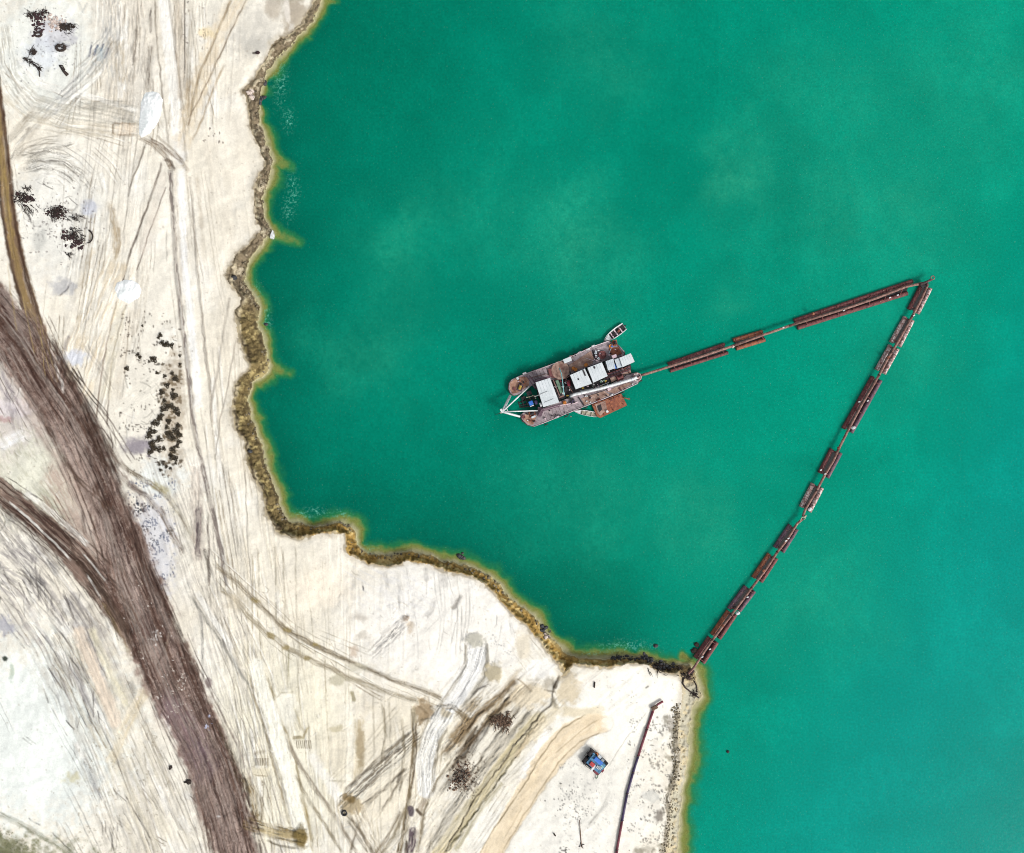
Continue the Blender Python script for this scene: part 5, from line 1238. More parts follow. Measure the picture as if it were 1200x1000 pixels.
def boat(name, axis, L, W, label, eng=True, hullm=m_white):
    """axis: (bow xy, stern xy) in dredger picture units"""
    (bx, by), (sx, sy) = axis
    b0, s0 = D(bx, by, .6), D(sx, sy, .6); d_ = (b0 - s0); L = d_.length; ang = math.atan2(d_.y, d_.x)
    root = thing(name, ((b0.x + s0.x) / 2, (b0.y + s0.y) / 2, 0), label, 'boat')
    M = Matrix.Translation(Vector((s0.x, s0.y, 0))) @ Matrix.Rotation(ang, 4, 'Z')
    prof = [(0, .86), (.12, .95), (.35, 1.0), (.6, .92), (.8, .66), (.92, .36), (1.0, .04)]
    bm = bmesh.new(); rows = []
    for t_, w_ in prof:
        hw = W / 2 * w_; x = L * t_; sh = .12 * t_ ** 2
        sec = [(-hw, .62 + sh), (-hw * .82, .05), (-hw * .3, -.2 + .25 * t_), (hw * .3, -.2 + .25 * t_), (hw * .82, .05), (hw, .62 + sh), (hw * .86, .62 + sh), (hw * .7, .2), (-hw * .7, .2), (-hw * .86, .62 + sh)]
        rows.append([bm.verts.new(M @ Vector((x, y, z))) for y, z in sec])
    for a, b_ in zip(rows[:-1], rows[1:]):
        for k in range(10): bm.faces.new((a[k], a[(k + 1) % 10], b_[(k + 1) % 10], b_[k]))
    bm.faces.new(rows[0][::-1]); bm.faces.new(rows[-1])
    bmesh.ops.recalc_face_normals(bm, faces=bm.faces)
    h_ = MB(); h_.bm.free(); h_.bm = bm; h_.build('hull', hullm, root)
    m = MB(); m.prism([(M @ Vector((*p, 0)))[:2] for p in [(L * .70, -W * .34), (L * .96, -.05), (L * .96, .05), (L * .70, W * .34)]], .60, .74); m.build('foredeck', hullm, root)
    m = MB(); m.prism([(M @ Vector((*p, 0)))[:2] for p in [(.1, -W * .34), (L * .68, -W * .33), (L * .68, W * .33), (.1, W * .34)]], .17, .24); m.build('floor', m_plank if not eng else m_dark, root)
    for t_ in (.2, .42, .60):
        q = M @ Vector((L * t_, 0, .48)); m = MB(); m.box(q, (.28, W * .84, .06), ang); m.build('bench', m_pink if eng else m_plank, root)
    if eng:
        q = M @ Vector((-.1, 0, .7)); m = MB(); m.box(q, (.4, .35, .5), ang, bev=.08); m.box(M @ Vector((-.15, 0, .1)), (.12, .1, .9), ang); m.build('outboard_motor', m_dark, root)
        q = M @ Vector((L * .3, .1, .5)); m = MB(); m.box(q, (.7, .5, .4), ang + .2, bev=.06); m.build('engine_box', m_rust_or, root)
        m = MB(); m.tube([M @ Vector((L * .15, -.5, .6)), M @ Vector((L * .3, -.2, .75)), M @ Vector((L * .45, .3, .7)), M @ Vector((L * .6, .1, .6))], .06, 6); m.build('rope', m_dark, root)
    return root
boat('workboat', ((826, 212), (972, 104)), 0, 2.1, 'white open motorboat with dark cluttered cockpit moored at the upper corner of the dredger')
boat('workboat', ((613, 700), (776, 728)), 0, 1.25, 'white rowing boat with plank floor tucked between the dredger hull and the orange barge', False)

# ------------------------------------------------------------------ floating pipeline
UNITS = [ # float A ends, float B ends, pipe points, radius, materials, extras, label
 (((783, 426.5), (849.5, 403.4)), ((785.6, 434.9), (853.5, 413.3)), [(751, 440), (758, 438), (771, 434), (820, 418.5), (859, 405.5)], .40, m_rust_dk, m_rust_dk, [], 'maroon pontoon pair carrying pipe, nearest the dredger'),
 (((859.6, 398.8), (894, 388.8)), ((863, 408.5), (897, 398)), [(859, 405.5), (896, 392), (925, 382)], .50, m_rust_or, m_rust_or, [('j', 859, 406)], 'short orange rusted pontoon pair on the upper pipeline run'),
 (((931, 376), (1070, 329.5)), ((935, 384.2), (1064, 343.5)), [(925, 382), (990, 362), (1027, 349.5), (1062, 336), (1086, 331)], .52, m_rust_dk, m_rust_dk, [('o', 953, 368), ('w', 1043, 349), ('w', 1052, 346), ('w', 989, 364), ('w', 918, 384)], 'longest maroon pontoon pair, ending at the sharp corner of the pipeline'),
 (((1081, 334), (1066, 362.5)), ((1091, 338), (1076, 367.5)), [(1087, 334), (1080, 350), (1069, 371)], .50, m_rust_dk, m_rust_pl, [('w', 1071, 370)], 'short pontoon pair with one pale tank, just below the pipeline corner'),
 (((1061.5, 371.5), (1045, 401.2)), ((1070, 375.5), (1054.6, 406)), [(1069, 371), (1055, 396), (1045, 413)], .52, m_rust_pl, m_rust_pl, [], 'pale speckled pontoon pair, second below the pipeline corner'),
 (((1044, 404.8), (1028, 433.5)), ((1052.5, 409), (1036.5, 438)), [(1045, 413), (1041, 419), (1030, 440)], .52, m_rust_pl, m_rust_pl, [('o', 1041, 419)], 'brown and white mottled pontoon pair with an orange fitting on its pipe'),
 (((1023.5, 441.5), (989, 502.5)), ((1032.5, 445.8), (998.2, 507)), [(1030, 440), (1010, 474), (993, 506), (983, 526)], .52, m_rust_dk, m_rust_mv, [('W', 1000.5, 501.5), ('w', 1007, 471), ('w', 1017, 470), ('o', 983, 525)], 'long maroon pontoon pair with a white box at its lower end'),
 (((975.3, 526.5), (961, 554.5)), ((985.5, 531), (970, 560)), [(983, 526), (976, 541), (967, 556), (957, 575)], .52, m_rust_dk, m_rust_mv, [('w', 967, 555.5), ('w', 962, 551)], 'short maroon pontoon pair with a whitened lower end'),
 (((953.3, 567), (939.2, 594.5)), ((963.7, 572), (949, 600)), [(957, 575), (949, 588), (943.5, 597.5), (941, 605)], .54, m_rust_pl, m_rust_pl, [('v', 941.5, 607.5), ('W', 949.5, 597)], 'whitest pontoon pair, above the valve joint halfway down the pipeline'),
 (((926.4, 615.3), (908.4, 642)), ((934.4, 620.5), (917.5, 647.5)), [(941, 608), (934, 614), (922, 633), (911, 647)], .5, m_rust_mv, m_rust_mv, [('w', 924, 631), ('w', 921, 634)], 'mauve pontoon pair directly below the valve joint'),
 (((902, 649.3), (883, 677.5)), ((910.4, 654.5), (892, 682.5)), [(911, 647), (896, 669.5), (881, 689)], .52, m_rust_or, m_rust_dk, [('o', 895, 669)], 'pontoon pair with one bright orange tank and one maroon tank'),
 (((874.4, 687.3), (854.6, 714)), ((884.4, 693), (866.5, 716.5)), [(881, 689), (869, 705), (857, 721)], .52, m_rust_mv, m_rust_mv, [('w', 876, 700), ('W', 865, 719)], 'dusky purple pontoon pair with a white box where it meets the next pair'),
 (((854, 716.3), (834.5, 744.5)), ((862.5, 720.5), (843, 749)), [(857, 721), (847, 734), (835, 750)], .52, m_rust_or, m_rust_dk, [('o', 847, 733.5)], 'pontoon pair with a tan rust tank, second from the shore'),
 (((832, 747.3), (815, 771.5)), ((840.5, 753), (824, 777.5)), [(835, 750), (825, 764), (813, 783), (806, 789)], .55, m_rust_dk, m_rust_dk, [('w', 832, 761), ('w', 823, 770)], 'maroon pontoon pair at the shore end, below the sand spit tip'),
]
UNITS[-1] = UNITS[-1][:-1] + ('maroon pontoon pair at the shore end of the pipeline, touching the sand spit',)
for fa, fb, pp, r_, ma, mb_, ex, lb in UNITS:
    r_ *= .97
    c = P((fa[0][0] + fb[1][0]) / 2, (fa[0][1] + fb[1][1]) / 2, 0)
    root = thing('pipeline_pontoon', c, lb, 'pontoon', 'pontoon pairs of the floating pipeline')
    for (a, b_), mt in ((fa, ma), (fb, mb_)):
        p0, p1 = P(*a, .6), P(*b_, .6); p0.z = p1.z = .22
        d_ = (p1 - p0).normalized(); L = (p1 - p0).length
        m = MB(); m.tube([p0, p0 + d_ * .08, p1 - d_ * .08, p1], r_, 16)
        for e in (p0, p1): pass
        fl = m.build('float', mt, root)
        m = MB(); n = max(2, int(L / 1.6))
        for k in range(n + 1):
            q = p0 + d_ * (.1 + (L - .2) * k / n); m.disc(q, r_ + .03, .07, 16, math.atan2(d_.y, d_.x), 'X')
        m.build('band', m_pipe_dk if mt is not m_rust_pl else m_pipe, fl)
        for t_ in (.25, .75):
            q = p0 + d_ * L * t_; m = MB(); m.disc((q.x, q.y, q.z + r_ + .05), .14, .12, 10); m.build('manhole', m_pipe, fl)
    m = MB(); zs = 1.25
    pts = [P(u, v, zs) for u, v in pp]
    if pp[-1] == (806, 789): pts[-1].z = 1.7
    m.tube(pts, .3, 10); pi_ = m.build('pipe', m_pipe, root)
    m = MB()
    for q in (pts[0], pts[-1]):
        d_ = (pts[1] - pts[0]).normalized(); m.disc(q, .36, .14, 14, math.atan2(d_.y, d_.x), 'X')
    m.build('flange', m_pipe_dk, pi_)
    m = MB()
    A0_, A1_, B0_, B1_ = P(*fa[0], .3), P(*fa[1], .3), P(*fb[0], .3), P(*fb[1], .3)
    m.prism([A0_.lerp(A1_, .02)[:2], A0_.lerp(A1_, .98)[:2], B0_.lerp(B1_, .98)[:2], B0_.lerp(B1_, .02)[:2]], .05, .2); m.build('gap_shade_plate', m_rubber, root)  # black plate added between the floats as the shade on the water
    # saddles
    a0, a1, b0, b1 = P(*fa[0], .5), P(*fa[1], .5), P(*fb[0], .5), P(*fb[1], .5)
    n = max(2, int((a1 - a0).length / 4.5) + 1)
    for k in range(n):
        t_ = .08 + .84 * k / (n - 1)
        q0, q1 = a0.lerp(a1, t_), b0.lerp(b1, t_); mid = (q0 + q1) / 2; dd_ = q1 - q0
        m = MB(); m.box((mid.x, mid.y, .86), (dd_.length, .16, .2), math.atan2(dd_.y, dd_.x)); m.box((mid.x, mid.y, 1.0), (.5, .12, .3), math.atan2(dd_.y, dd_.x)); m.build('saddle', m_rust_dk, root)
    for k_, u, v in ex:
        p = P(u, v, 1.6)
        if k_ == 'w': m = MB(); m.box((p.x, p.y, 1.6), (.5, .28, .22), .4, bev=.04); m.build('clamp', m_white, root)
        if k_ == 'W': m = MB(); m.box((p.x, p.y, 1.3), (.95, .7, .7), .3, bev=.15); m.disc((p.x, p.y, 1.7), .22, .15, 10); m.build('control_box', m_white, root)
        if k_ == 'o': m = MB(); m.disc((p.x, p.y, 1.55), .32, .4, 12); m.disc((p.x, p.y, 1.8), .18, .2, 10); m.build('valve', m_rust_or, root)
        if k_ == 'j': m = MB(); m.rock((p.x, p.y, 1.3), (.42, .42, .36), 1, 2, .05); m.build('ball_joint', m_rust_pl, root)
        if k_ == 'v':
            m = MB(); m.ring((p.x, p.y, 1.5), .42, .12, 14, Matrix.Rotation(.7, 4, 'X')); m.box((p.x + .5, p.y + .5, 1.5), (.5, .3, .4), .5, bev=.05); m.box((p.x - .5, p.y - .3, 1.4), (.7, .25, .25), 1.0, bev=.05); m.build('valve', m_plank, root)
# swivel at the far corner
sw = thing('pipeline_swivel', P(1088, 331, 0), 'dark swivel elbow with a ring at the sharp outer corner of the floating pipeline', 'pipe joint')
m = MB(); m.tube([P(1078, 333.5, 1.7), P(1086, 330.5, 1.75), P(1092, 327.5, 1.6)], .28, 10); m.tube([P(1086, 330.5, 1.75), P(1087, 335, 1.5)], .26, 10); m.build('elbow', m_pipe_dk, sw)
m = MB(); m.ring(P(1093, 325.6, 1.7), .42, .12, 16); m.build('ring', m_pipe, sw)
m = MB(); m.box(P(1083, 334.5, 1.3), (1.6, .9, .25), .5, bev=.04); m.build('platform', m_dark, sw)

# ------------------------------------------------------------------ pipe on the spit
sp = thing('shore_pipe', P(748, 900, 1.4), 'long thin maroon and navy pipe lying on the white sand of the spit', 'pipe')
SP = [(765, 834), (758, 855), (748, 886), (742, 905), (735, 930), (729, 962), (723, 996), (719, 1030), (712, 1080)]
mats = [m_maroon, m_maroon, m_navy, m_navy, m_navy, m_maroon, m_maroon, m_maroon]
for i, (a, b_) in enumerate(zip(SP[:-1], SP[1:])):
    za, zb_ = gz(*a) + .35, gz(*b_) + .35
    m = MB(); m.tube([P(*a, za), P((a[0] + b_[0]) / 2, (a[1] + b_[1]) / 2, (za + zb_) / 2), P(*b_, zb_)], .29, 12); o = m.build('pipe_section', mats[i], sp)
    q = P(*b_, zb_); m = MB(); m.disc(q, .38, .16, 14, math.radians(108), 'X'); m.build('flange', m_pipe_dk, o)
m = MB(); z_ = gz(765, 834) + .35; m.tube([P(764.5, 836, z_), P(767, 829, z_ + .05), P(771, 825.5, z_ + .1), P(777, 822, z_ + .1)], .26, 12); m.build('bent_end', m_maroon, sp)
m = MB(); m.box(P(767, 829.5, z_ + .2), (1.5, .8, .5), .5, bev=.05); m.build('support_block', m_twigb, sp)

# ------------------------------------------------------------------ winch machine on the spit
g0 = gz(697, 893)
wm = thing('winch_machine', P(697, 893, g0), 'blue and red skid mounted winch machine with black drums standing on the white spit', 'machine')
AW = math.radians(-40)
def Wp(x, y, z): p = P(675 + x / 21.28, 868 + y / 21.28, g0 + z); return p
ux, uy = Vector((math.cos(AW), math.sin(AW))), Vector((-math.sin(AW), math.cos(AW)))
def wbox(name, x, y, sx, sy, z0, z1, mat, par=None, bev=.05):
    p = Wp(x, y, z1); m = MB(); m.box((p.x, p.y, g0 + (z0 + z1) / 2), (sx, sy, z1 - z0), AW, bev=bev); return m.build(name, mat, par or wm)
fr = wbox('skid_frame', 480, 545, 5.0, 3.6, .05, .35, m_dark)
body = wbox('housing', 500, 590, 3.9, 2.5, .35, 1.7, m_sky)
wbox('engine_cover', 405, 600, 1.15, .95, 1.7, 2.0, m_red, body)
wbox('cab_roof', 560, 520, 2.2, .9, 1.7, 2.1, m_blue, body)
wbox('louvre', 430, 690, .5, 1.6, 1.1, 1.75, m_white, body, .02)
for k in range(4): wbox('louvre', 520 + k * 34, 660 + k * 14, .16, .8, 1.7, 1.95, m_white, body, .01)
wbox('fuel_tank', 520, 780, 1.4, 1.1, .35, 1.3, m_crim); wbox('fuel_tank', 640, 745, 1.0, .7, .35, 1.2, m_crim)
wbox('battery_box', 590, 410, .9, .6, .35, 1.3, m_roof2); wbox('battery_box', 440, 345, .6, .6, .35, 1.5, m_sky)
wbox('side_panel', 650, 640, 1.4, .3, .9, 1.8, m_teal); wbox('control_panel', 660, 500, .8, .7, .35, 1.2, m_wall)
for (x, y, r_) in [(370, 300, .75), (245, 500, .7)]:
    p = Wp(x, y, 1.0); m = MB(); m.disc(p, r_ * .7, 1.3, 16, AW, 'Y')
    for s_1 in (-.65, .65): m.disc(Vector((p.x + uy.x * s_1, p.y + uy.y * s_1, p.z)), r_, .1, 18, AW, 'Y')
    m.build('drum', m_dark, wm)
m = MB(); m.tube([Wp(500, 290, .3), Wp(525, 300, 2.0), Wp(545, 380, 2.1)], .1, 6); m.build('exhaust', m_orange, wm)
m = MB(); m.tube([Wp(470, 300, 1.2), Wp(560, 340, 1.2)], .16, 6); m.build('roller', m_rust_or, wm)
for pts in [[(190, 560), (250, 640), (400, 740)], [(180, 600), (190, 560), (200, 480)], [(640, 420), (740, 500), (800, 570), (760, 620), (720, 650)], [(700, 470), (740, 540), (790, 600)], [(290, 270), (250, 320), (210, 380)]]:
    m = MB(); m.tube([Wp(x, y, 1.1) for x, y in pts], .055, 5); m.tube([Wp(x, y, .6) for x, y in pts], .045, 5)
    for x, y in pts: m.tube([Wp(x, y, .1), Wp(x, y, 1.1)], .05, 5)
    m.build('hand_rail', m_dark, wm)
m = MB(); m.tube([Wp(500, 840, .5), Wp(545, 870, .8), Wp(540, 910, .5), Wp(495, 950, .2)], .12, 8); m.build('tow_hook', m_green, wm)

# ------------------------------------------------------------------ sand heaps
def heap(name, pts, hgt, mat, label, cat, seed=0, step=.9):
    u = sum(p[0] for p in pts) / len(pts); v = sum(p[1] for p in pts) / len(pts); g1 = gz(u, v)
    us_ = np.arange(min(p[0] for p in pts) - 2, max(p[0] for p in pts) + 2, step); vs_ = np.arange(min(p[1] for p in pts) - 2, max(p[1] for p in pts) + 2, step)
    X, Y = np.meshgrid(us_, vs_)
    ins = inside(X, Y, pts); dd, _ = seg_dist(X, Y, pts + [pts[0]])
    h_ = np.where(ins, dd, -dd)
    R = h_.max()
    zz = hgt * np.clip(h_ / R, 0, 1) ** .8 * (1 - .3 * np.clip(h_ / R, 0, 1) ** 2) + (fbm(X / 3, Y / 3, seed, 3) - .5) * .35 * np.clip(h_, 0, 1) - .35 * np.clip(-h_, 0, 2)
    gzz = np.array([[gz(a, b_) for a in us_] for b_ in vs_]); zz = gzz + zz
    kk = (H - zz) / H
    co = np.stack([(X - 600) * S * kk, (500 - Y) * S * kk, zz], -1).reshape(-1, 3)
    org = np.array(P(u, v, g1)); me = mk_mesh(name, co - org, quads(len(vs_), len(us_)), {}); me.materials.append(mat)
    keep = None
    o = bpy.data.objects.new(name, me); o.location = Vector(org); COL.objects.link(o); ORG[o.name] = Vector(org)
    tag(o, label, cat, 'white sand heaps dumped on the flat'); return o
heap('sand_heap', [(170, 108.5), (179, 107), (186, 109), (191, 117), (189.5, 128), (187, 141), (181, 150), (176, 156), (166, 162), (163, 158), (162.5, 147), (164, 133), (165, 120)], .9, m_sandw, 'long white sand heap tipped across the junction of tracks', 'sand heap', 3)
heap('sand_heap', [(134, 338), (137, 331), (145, 328), (155, 328), (163, 333), (166, 341), (163, 349), (156, 353), (151, 356), (146, 354), (138, 350)], .75, m_sandw, 'round white sand heap lying on the pair of wheel ruts', 'sand heap', 9)

# ------------------------------------------------------------------ dark rubbish, brush and wood
def twigs(m, u, v, ru, rv, n, L=(1, 3.5), r=.07, seed=0, up=.5, ang=None, spread=1.5):
    q = random.Random(seed); g1 = gz(u, v)
    up *= .3; r *= .8
    for _ in range(int(n * 2)):
        L = (L[0] * .55, L[1] * .55) if _ == 0 else L; a = u + q.gauss(0, ru * .45); b_ = v + q.gauss(0, rv * .45); th = (q.uniform(0, 2 * math.pi) if ang is None else ang + q.gauss(0, spread)); l_ = q.uniform(*L)
        z0 = gz(a, b_) + q.uniform(.05, .3); p = P(a, b_, z0); e = p + Vector((math.cos(th) * l_, math.sin(th) * l_, q.uniform(-.05, up)))
        md = (p + e) / 2 + Vector((q.gauss(0, .12) * l_, q.gauss(0, .12) * l_, q.uniform(0, .2)))
        m.tube([p, md, e], r * q.uniform(.7, 1.5), 5, r * .4)
def lumps(m, u, v, ru, rv, n, s0=.3, s1=.9, seed=0, flat=.5):
    q = random.Random(seed)
    for i in range(int(n * .8)):
        a = u + q.gauss(0, ru * .5); b_ = v + q.gauss(0, rv * .42); s1_ = s0 + (s1 - s0) * q.random() ** 1.8
        p = P(a, b_, gz(a, b_) + s1_ * flat * .3); m.rock(p, (s1_ * q.uniform(.6, 1.3), s1_ * q.uniform(.6, 1.2), s1_ * flat), i + seed * 7, 2, .45)
def pile(name, cat, u, v, label, spec, group=None):
    root = thing(name, P(u, v, gz(u, v)), label, cat, group)
    for pn, mt, fn in spec:
        m = MB(); fn(m); m.build(pn, mt, root, smooth=(pn != 'branches'))
    return root
pile('spoil_pile', 'debris pile', 45, 26, 'maroon crusted debris pile at the top left, uppermost in the pale round clearing', [
    ('crust', m_soot, lambda m: (lumps(m, 44, 27, 8, 14, 80, .12, .45, 1), lumps(m, 50, 16, 6, 6, 34, .1, .4, 2))), ('branches', m_twig, lambda m: (twigs(m, 36, 17, 8, 3, 14, (1, 3), .08, 3), twigs(m, 50, 14, 7, 4, 10, (1, 2.5), .07, 4)))])
pile('rubble_pile', 'debris pile', 68, 29, 'grey rubble pile with black crust, right of the maroon debris pile', [
    ('rubble', m_rockp, lambda m: lumps(m, 64, 27, 10, 9, 90, .12, .45, 5)), ('crust', m_twig, lambda m: lumps(m, 72, 33, 6, 4, 60, .1, .4, 6)), ('crust', m_twig, lambda m: lumps(m, 79, 30, 7, 6, 40, .1, .4, 7)), ('branches', m_twig, lambda m: twigs(m, 78, 32, 12, 7, 16, (1.2, 3), .08, 8, ang=-.6, spread=.4))])
pile('debris_ring', 'debris pile', 44.5, 40.5, 'small black ring of debris just under the maroon pile', [
    ('crust', m_twig, lambda m: [m.rock(P(44.5 + 4 * math.cos(q), 40.5 + 2.3 * math.sin(q), gz(44, 40) + .15), (.28, .24, .2), int(q * 9), 2, .4) for q in [k * .5 for k in range(12)]])])
pile('debris_ring', 'debris pile', 71, 56, 'black hooked ring of debris at the right edge of the pale round clearing', [
    ('crust', m_twig, lambda m: [m.rock(P(71 + 5 * math.cos(q), 56 + 3.6 * math.sin(q), gz(71, 56) + .2), (.34, .3, .25), int(q * 9), 2, .4) for q in [k * .4 - .6 for k in range(13)]]), ('branches', m_twig, lambda m: twigs(m, 69, 55, 9, 3, 9, (1.2, 2.8), .09, 9, ang=0, spread=.5))])
pile('branch_pile', 'branches', 39, 61, 'small cross shaped tangle of dead branches in the round clearing', [('branches', m_twig, lambda m: (twigs(m, 39, 61, 5, 3, 16, (.8, 2.2), .1, 10), lumps(m, 40, 60, 3, 2, 5, .2, .5, 10)))])
pile('branch_pile', 'branches', 40, 74, 'long diagonal line of black branches at the lower left of the round clearing', [('branches', m_twig, lambda m: [twigs(m, 28 + k * 4.2, 68 + k * 2.4 + (k > 3) * (k - 3) * 2, 3, 1.5, 6, (.8, 2.2), .1, 11 + k, ang=-.8, spread=.4) for k in range(5)] and m.tube([P(40, 76, 3.2), P(44, 80, 3.2), P(46.5, 85, 3.2), P(46.5, 90, 3.2)], .14, 6))])
lg = thing('log', P(75, 83, gz(75, 83)), 'short split black log lying alone below the round clearing', 'log')
m = MB(); m.tube([P(70, 77, gz(70, 77) + .2), P(75, 84, gz(75, 84) + .2), P(79, 88, gz(79, 88) + .2)], .22, 8, .42); m.build('trunk', m_twig, lg)
m = MB(); m.tube([P(70, 77, gz(70, 77) + .2), P(73, 77, gz(72, 77) + .2), P(76, 82, gz(75, 82) + .3)], .12, 6); m.build('fork', m_twig, lg)
pile('spoil_pile', 'debris pile', 29, 238, 'black jagged debris pile beside the ochre lane, leftmost of the lower cluster', [
    ('crust', m_soot, lambda m: lumps(m, 30, 233, 10, 8, 80, .1, .42, 12)), ('branches', m_twig, lambda m: (twigs(m, 28, 232, 9, 6, 26, (1, 3), .1, 13), twigs(m, 33, 243, 8, 6, 14, (1.2, 3.2), .08, 14, ang=-.9, spread=.3), twigs(m, 32, 221, 7, 2, 10, (.8, 2), .08, 15)))])
pile('spoil_pile', 'debris pile', 66, 249, 'black twiggy debris pile in the middle of the lower cluster', [
    ('crust', m_soot, lambda m: lumps(m, 65, 249, 13, 9, 110, .1, .42, 16)), ('branches', m_twig, lambda m: (twigs(m, 66, 249, 13, 8, 46, (.8, 2.8), .09, 17), twigs(m, 84, 256, 12, 3, 12, (1.5, 3.5), .07, 18, ang=-.15, spread=.3)))])
pile('spoil_pile', 'debris pile', 86, 281, 'black looping debris pile with a bent branch ring, lowest of the lower cluster', [
    ('crust', m_soot, lambda m: (lumps(m, 80, 277, 8, 6, 50, .1, .42, 19), lumps(m, 90, 284, 9, 8, 60, .1, .42, 20))), ('branches', m_twig, lambda m: (twigs(m, 86, 276, 12, 8, 30, (1, 3), .1, 21, ang=-.6, spread=.5), twigs(m, 80, 297, 4, 4, 6, (1, 2.5), .08, 22, ang=-.8, spread=.2),
     m.tube([P(102.5 + 6 * math.cos(q), 277.5 - 7.5 * math.sin(q), gz(102, 277) + .25) for q in [1.3 - k * .32 for k in range(10)]], .2, 6, .12)))])
pile('root_pile', 'dead roots', 590, 844, 'brown spiky pile of uprooted roots above the cracked gully', [('branches', m_twigb, lambda m: (twigs(m, 588, 844, 14, 11, 90, (.8, 2.6), .12, 23, ang=-1.3, spread=.8), lumps(m, 589, 846, 12, 9, 40, .1, .35, 24)))])
pile('root_pile', 'dead roots', 540, 910, 'dark brown crumbling root pile on the white sand left of the gully', [('crust', m_twigb, lambda m: (lumps(m, 537, 915, 12, 13, 90, .08, .36, 25), lumps(m, 545, 905, 10, 12, 70, .08, .34, 26))), ('branches', m_twig, lambda m: twigs(m, 540, 911, 10, 14, 40, (.5, 1.6), .08, 27))])
pile('driftwood_pile', 'driftwood', 770, 778, 'black driftwood and rock pile on the shoreline left of the pipeline landing', [
    ('rocks', m_rock, lambda m: lumps(m, 764, 772, 12, 6, 80, .12, .55, 28)), ('rocks', m_rock, lambda m: lumps(m, 777, 781, 11, 5, 60, .12, .5, 29)), ('branches', m_twig, lambda m: (twigs(m, 774, 781, 14, 7, 46, (1, 3.2), .1, 30, ang=-.6, spread=.6)))])
pile('driftwood_pile', 'driftwood', 728, 771, 'small dark scatter of stones and wood along the bank edge', [('rocks', m_rock, lambda m: lumps(m, 724, 770, 8, 4, 46, .1, .45, 31)), ('rocks', m_rock, lambda m: lumps(m, 738, 772, 9, 3, 26, .1, .4, 32))])
pile('wood_tangle', 'driftwood', 806, 800, 'thin loop of dark branches on the spit tip at the pipeline landing', [
    ('branches', m_twig, lambda m: (m.tube([P(u, v, gz(u, v) + .2) for u, v in [(801, 794), (800, 801), (803, 806), (808, 810), (813, 814), (819, 818)]], .22, 6, .14), m.tube([P(u, v, gz(u, v) + .2) for u, v in [(813, 798), (816, 803), (817, 808), (813, 813)]], .16, 6, .1),
      twigs(m, 805, 792, 8, 4, 26, (.8, 2.2), .12, 33), twigs(m, 814, 813, 5, 4, 16, (.6, 1.8), .1, 34)))])
pile('winch_block', 'block', 807, 792, 'small dark maroon anchor block where the pipeline lands on the spit', [('crust', m_soot, lambda m: (m.box(P(807, 794.5, gz(807, 794) + .4), (.9, .7, .5), .2, bev=.05), m.box(P(811, 787, gz(811, 787) + .4), (1.0, .8, .5), .9, bev=.05)))])
pile('wood_tangle', 'driftwood', 797, 782, 'small forked driftwood beside the yellow shallows of the spit tip', [('branches', m_twig, lambda m: twigs(m, 797, 783, 3, 2, 10, (.8, 1.8), .12, 35))])
def rockthing(u, v, n, r, s0, s1, mat, label, seed, z=None, cat='rock', group=None):
    root = None
    m = MB(); q = random.Random(seed)
    for i in range(n):
        a, b_ = u + q.gauss(0, r), v + q.gauss(0, r); s_1 = q.uniform(s0, s1); zz = (z if z is not None else gz(a, b_) + .1)
        m.rock(P(a, b_, zz), (s_1, s_1 * q.uniform(.6, 1), s_1 * .6), seed + i, 2, .4)
    o = m.build('boulder_or_shade', mat, None, True, P(u, v, z if z is not None else gz(u, v))); tag(o, label, cat, group); return o
rockthing(309, 97, 9, 1.8, .25, .6, m_rock, 'dark lumps standing in for the water shadow at the head of the bank recess', 40, .05)  # dark lumps added in place of a shadow on the water
rockthing(305, 117, 10, 2.2, .25, .6, m_rock, 'blue black lumps standing in for the water shadow just below the pale bank slump', 50, .05)  # also a shadow on the water, modelled as dark lumps
rockthing(540, 651, 9, 2.2, .25, .6, m_rock, 'dark rocks breaking the surface off the middle of the ochre bank', 60, .05)
rockthing(768, 757, 2, 1.0, .35, .6, m_rock, 'tiny dark rock in the water above the driftwood pile', 70, .05)
rockthing(637, 738, 6, 3.0, .4, .8, m_rock, 'dark grey rocks strewn down the bank above the narrow ravine', 75)
rockthing(638, 745, 4, 2.0, .3, .7, m_rockp, 'pale rocks at the water edge above the narrow ravine', 77)
rockthing(813, 761, 5, 2.0, .3, .6, m_twig, 'clump of dark driftwood floating beside the shore end pontoon', 80, .1, 'driftwood')
rockthing(294, 111, 14, 2.8, .3, .8, m_rockp, 'pinkish pale slumped blocks on the bank beside the dark water', 85)
rockthing(221, 917, 8, 1.8, .25, .6, m_twig, 'black lump on the left edge of the dark road', 90, None, 'lump')
rockthing(200, 900, 5, 1, .2, .4, m_twig, 'small black lump on pale sand left of the dark road', 95, None, 'lump')
rockthing(853, 881, 1, .1, .35, .4, m_rubber, 'small black buoy floating alone off the spit', 97, .1, 'buoy')
rockthing(275, 325, 2, .8, .6, .9, m_rock, 'dark blue black lump standing in for the opening in the bank hollow', 98)  # dark lump added where the bank has an opening
rockthing(312, 380, 1, .5, .5, .6, m_rock, 'small dark stone in the shallows below the mottled bank', 99, 0)
rockthing(293, 529, 6, 1.0, .2, .5, m_rock, 'black stones in a cleft of the olive bank', 120)
rockthing(303, 62, 2, 1.5, .3, .5, m_soot, 'dark reddish clod on grey sand near the top of the bank', 130, None, 'clod')
wb_ = thing('pale_block', P(318, 275, .5), 'bright white pointed block at the tip of the bank promontory', 'block')
m = MB(); m.prism([P(u, v, 1.2)[:2] for u, v in [(316, 279), (316.5, 275), (319, 269.5), (320.5, 275), (319.5, 279.5)]], -.3, 1.2, .1); m.build('slab', m_white, wb_)
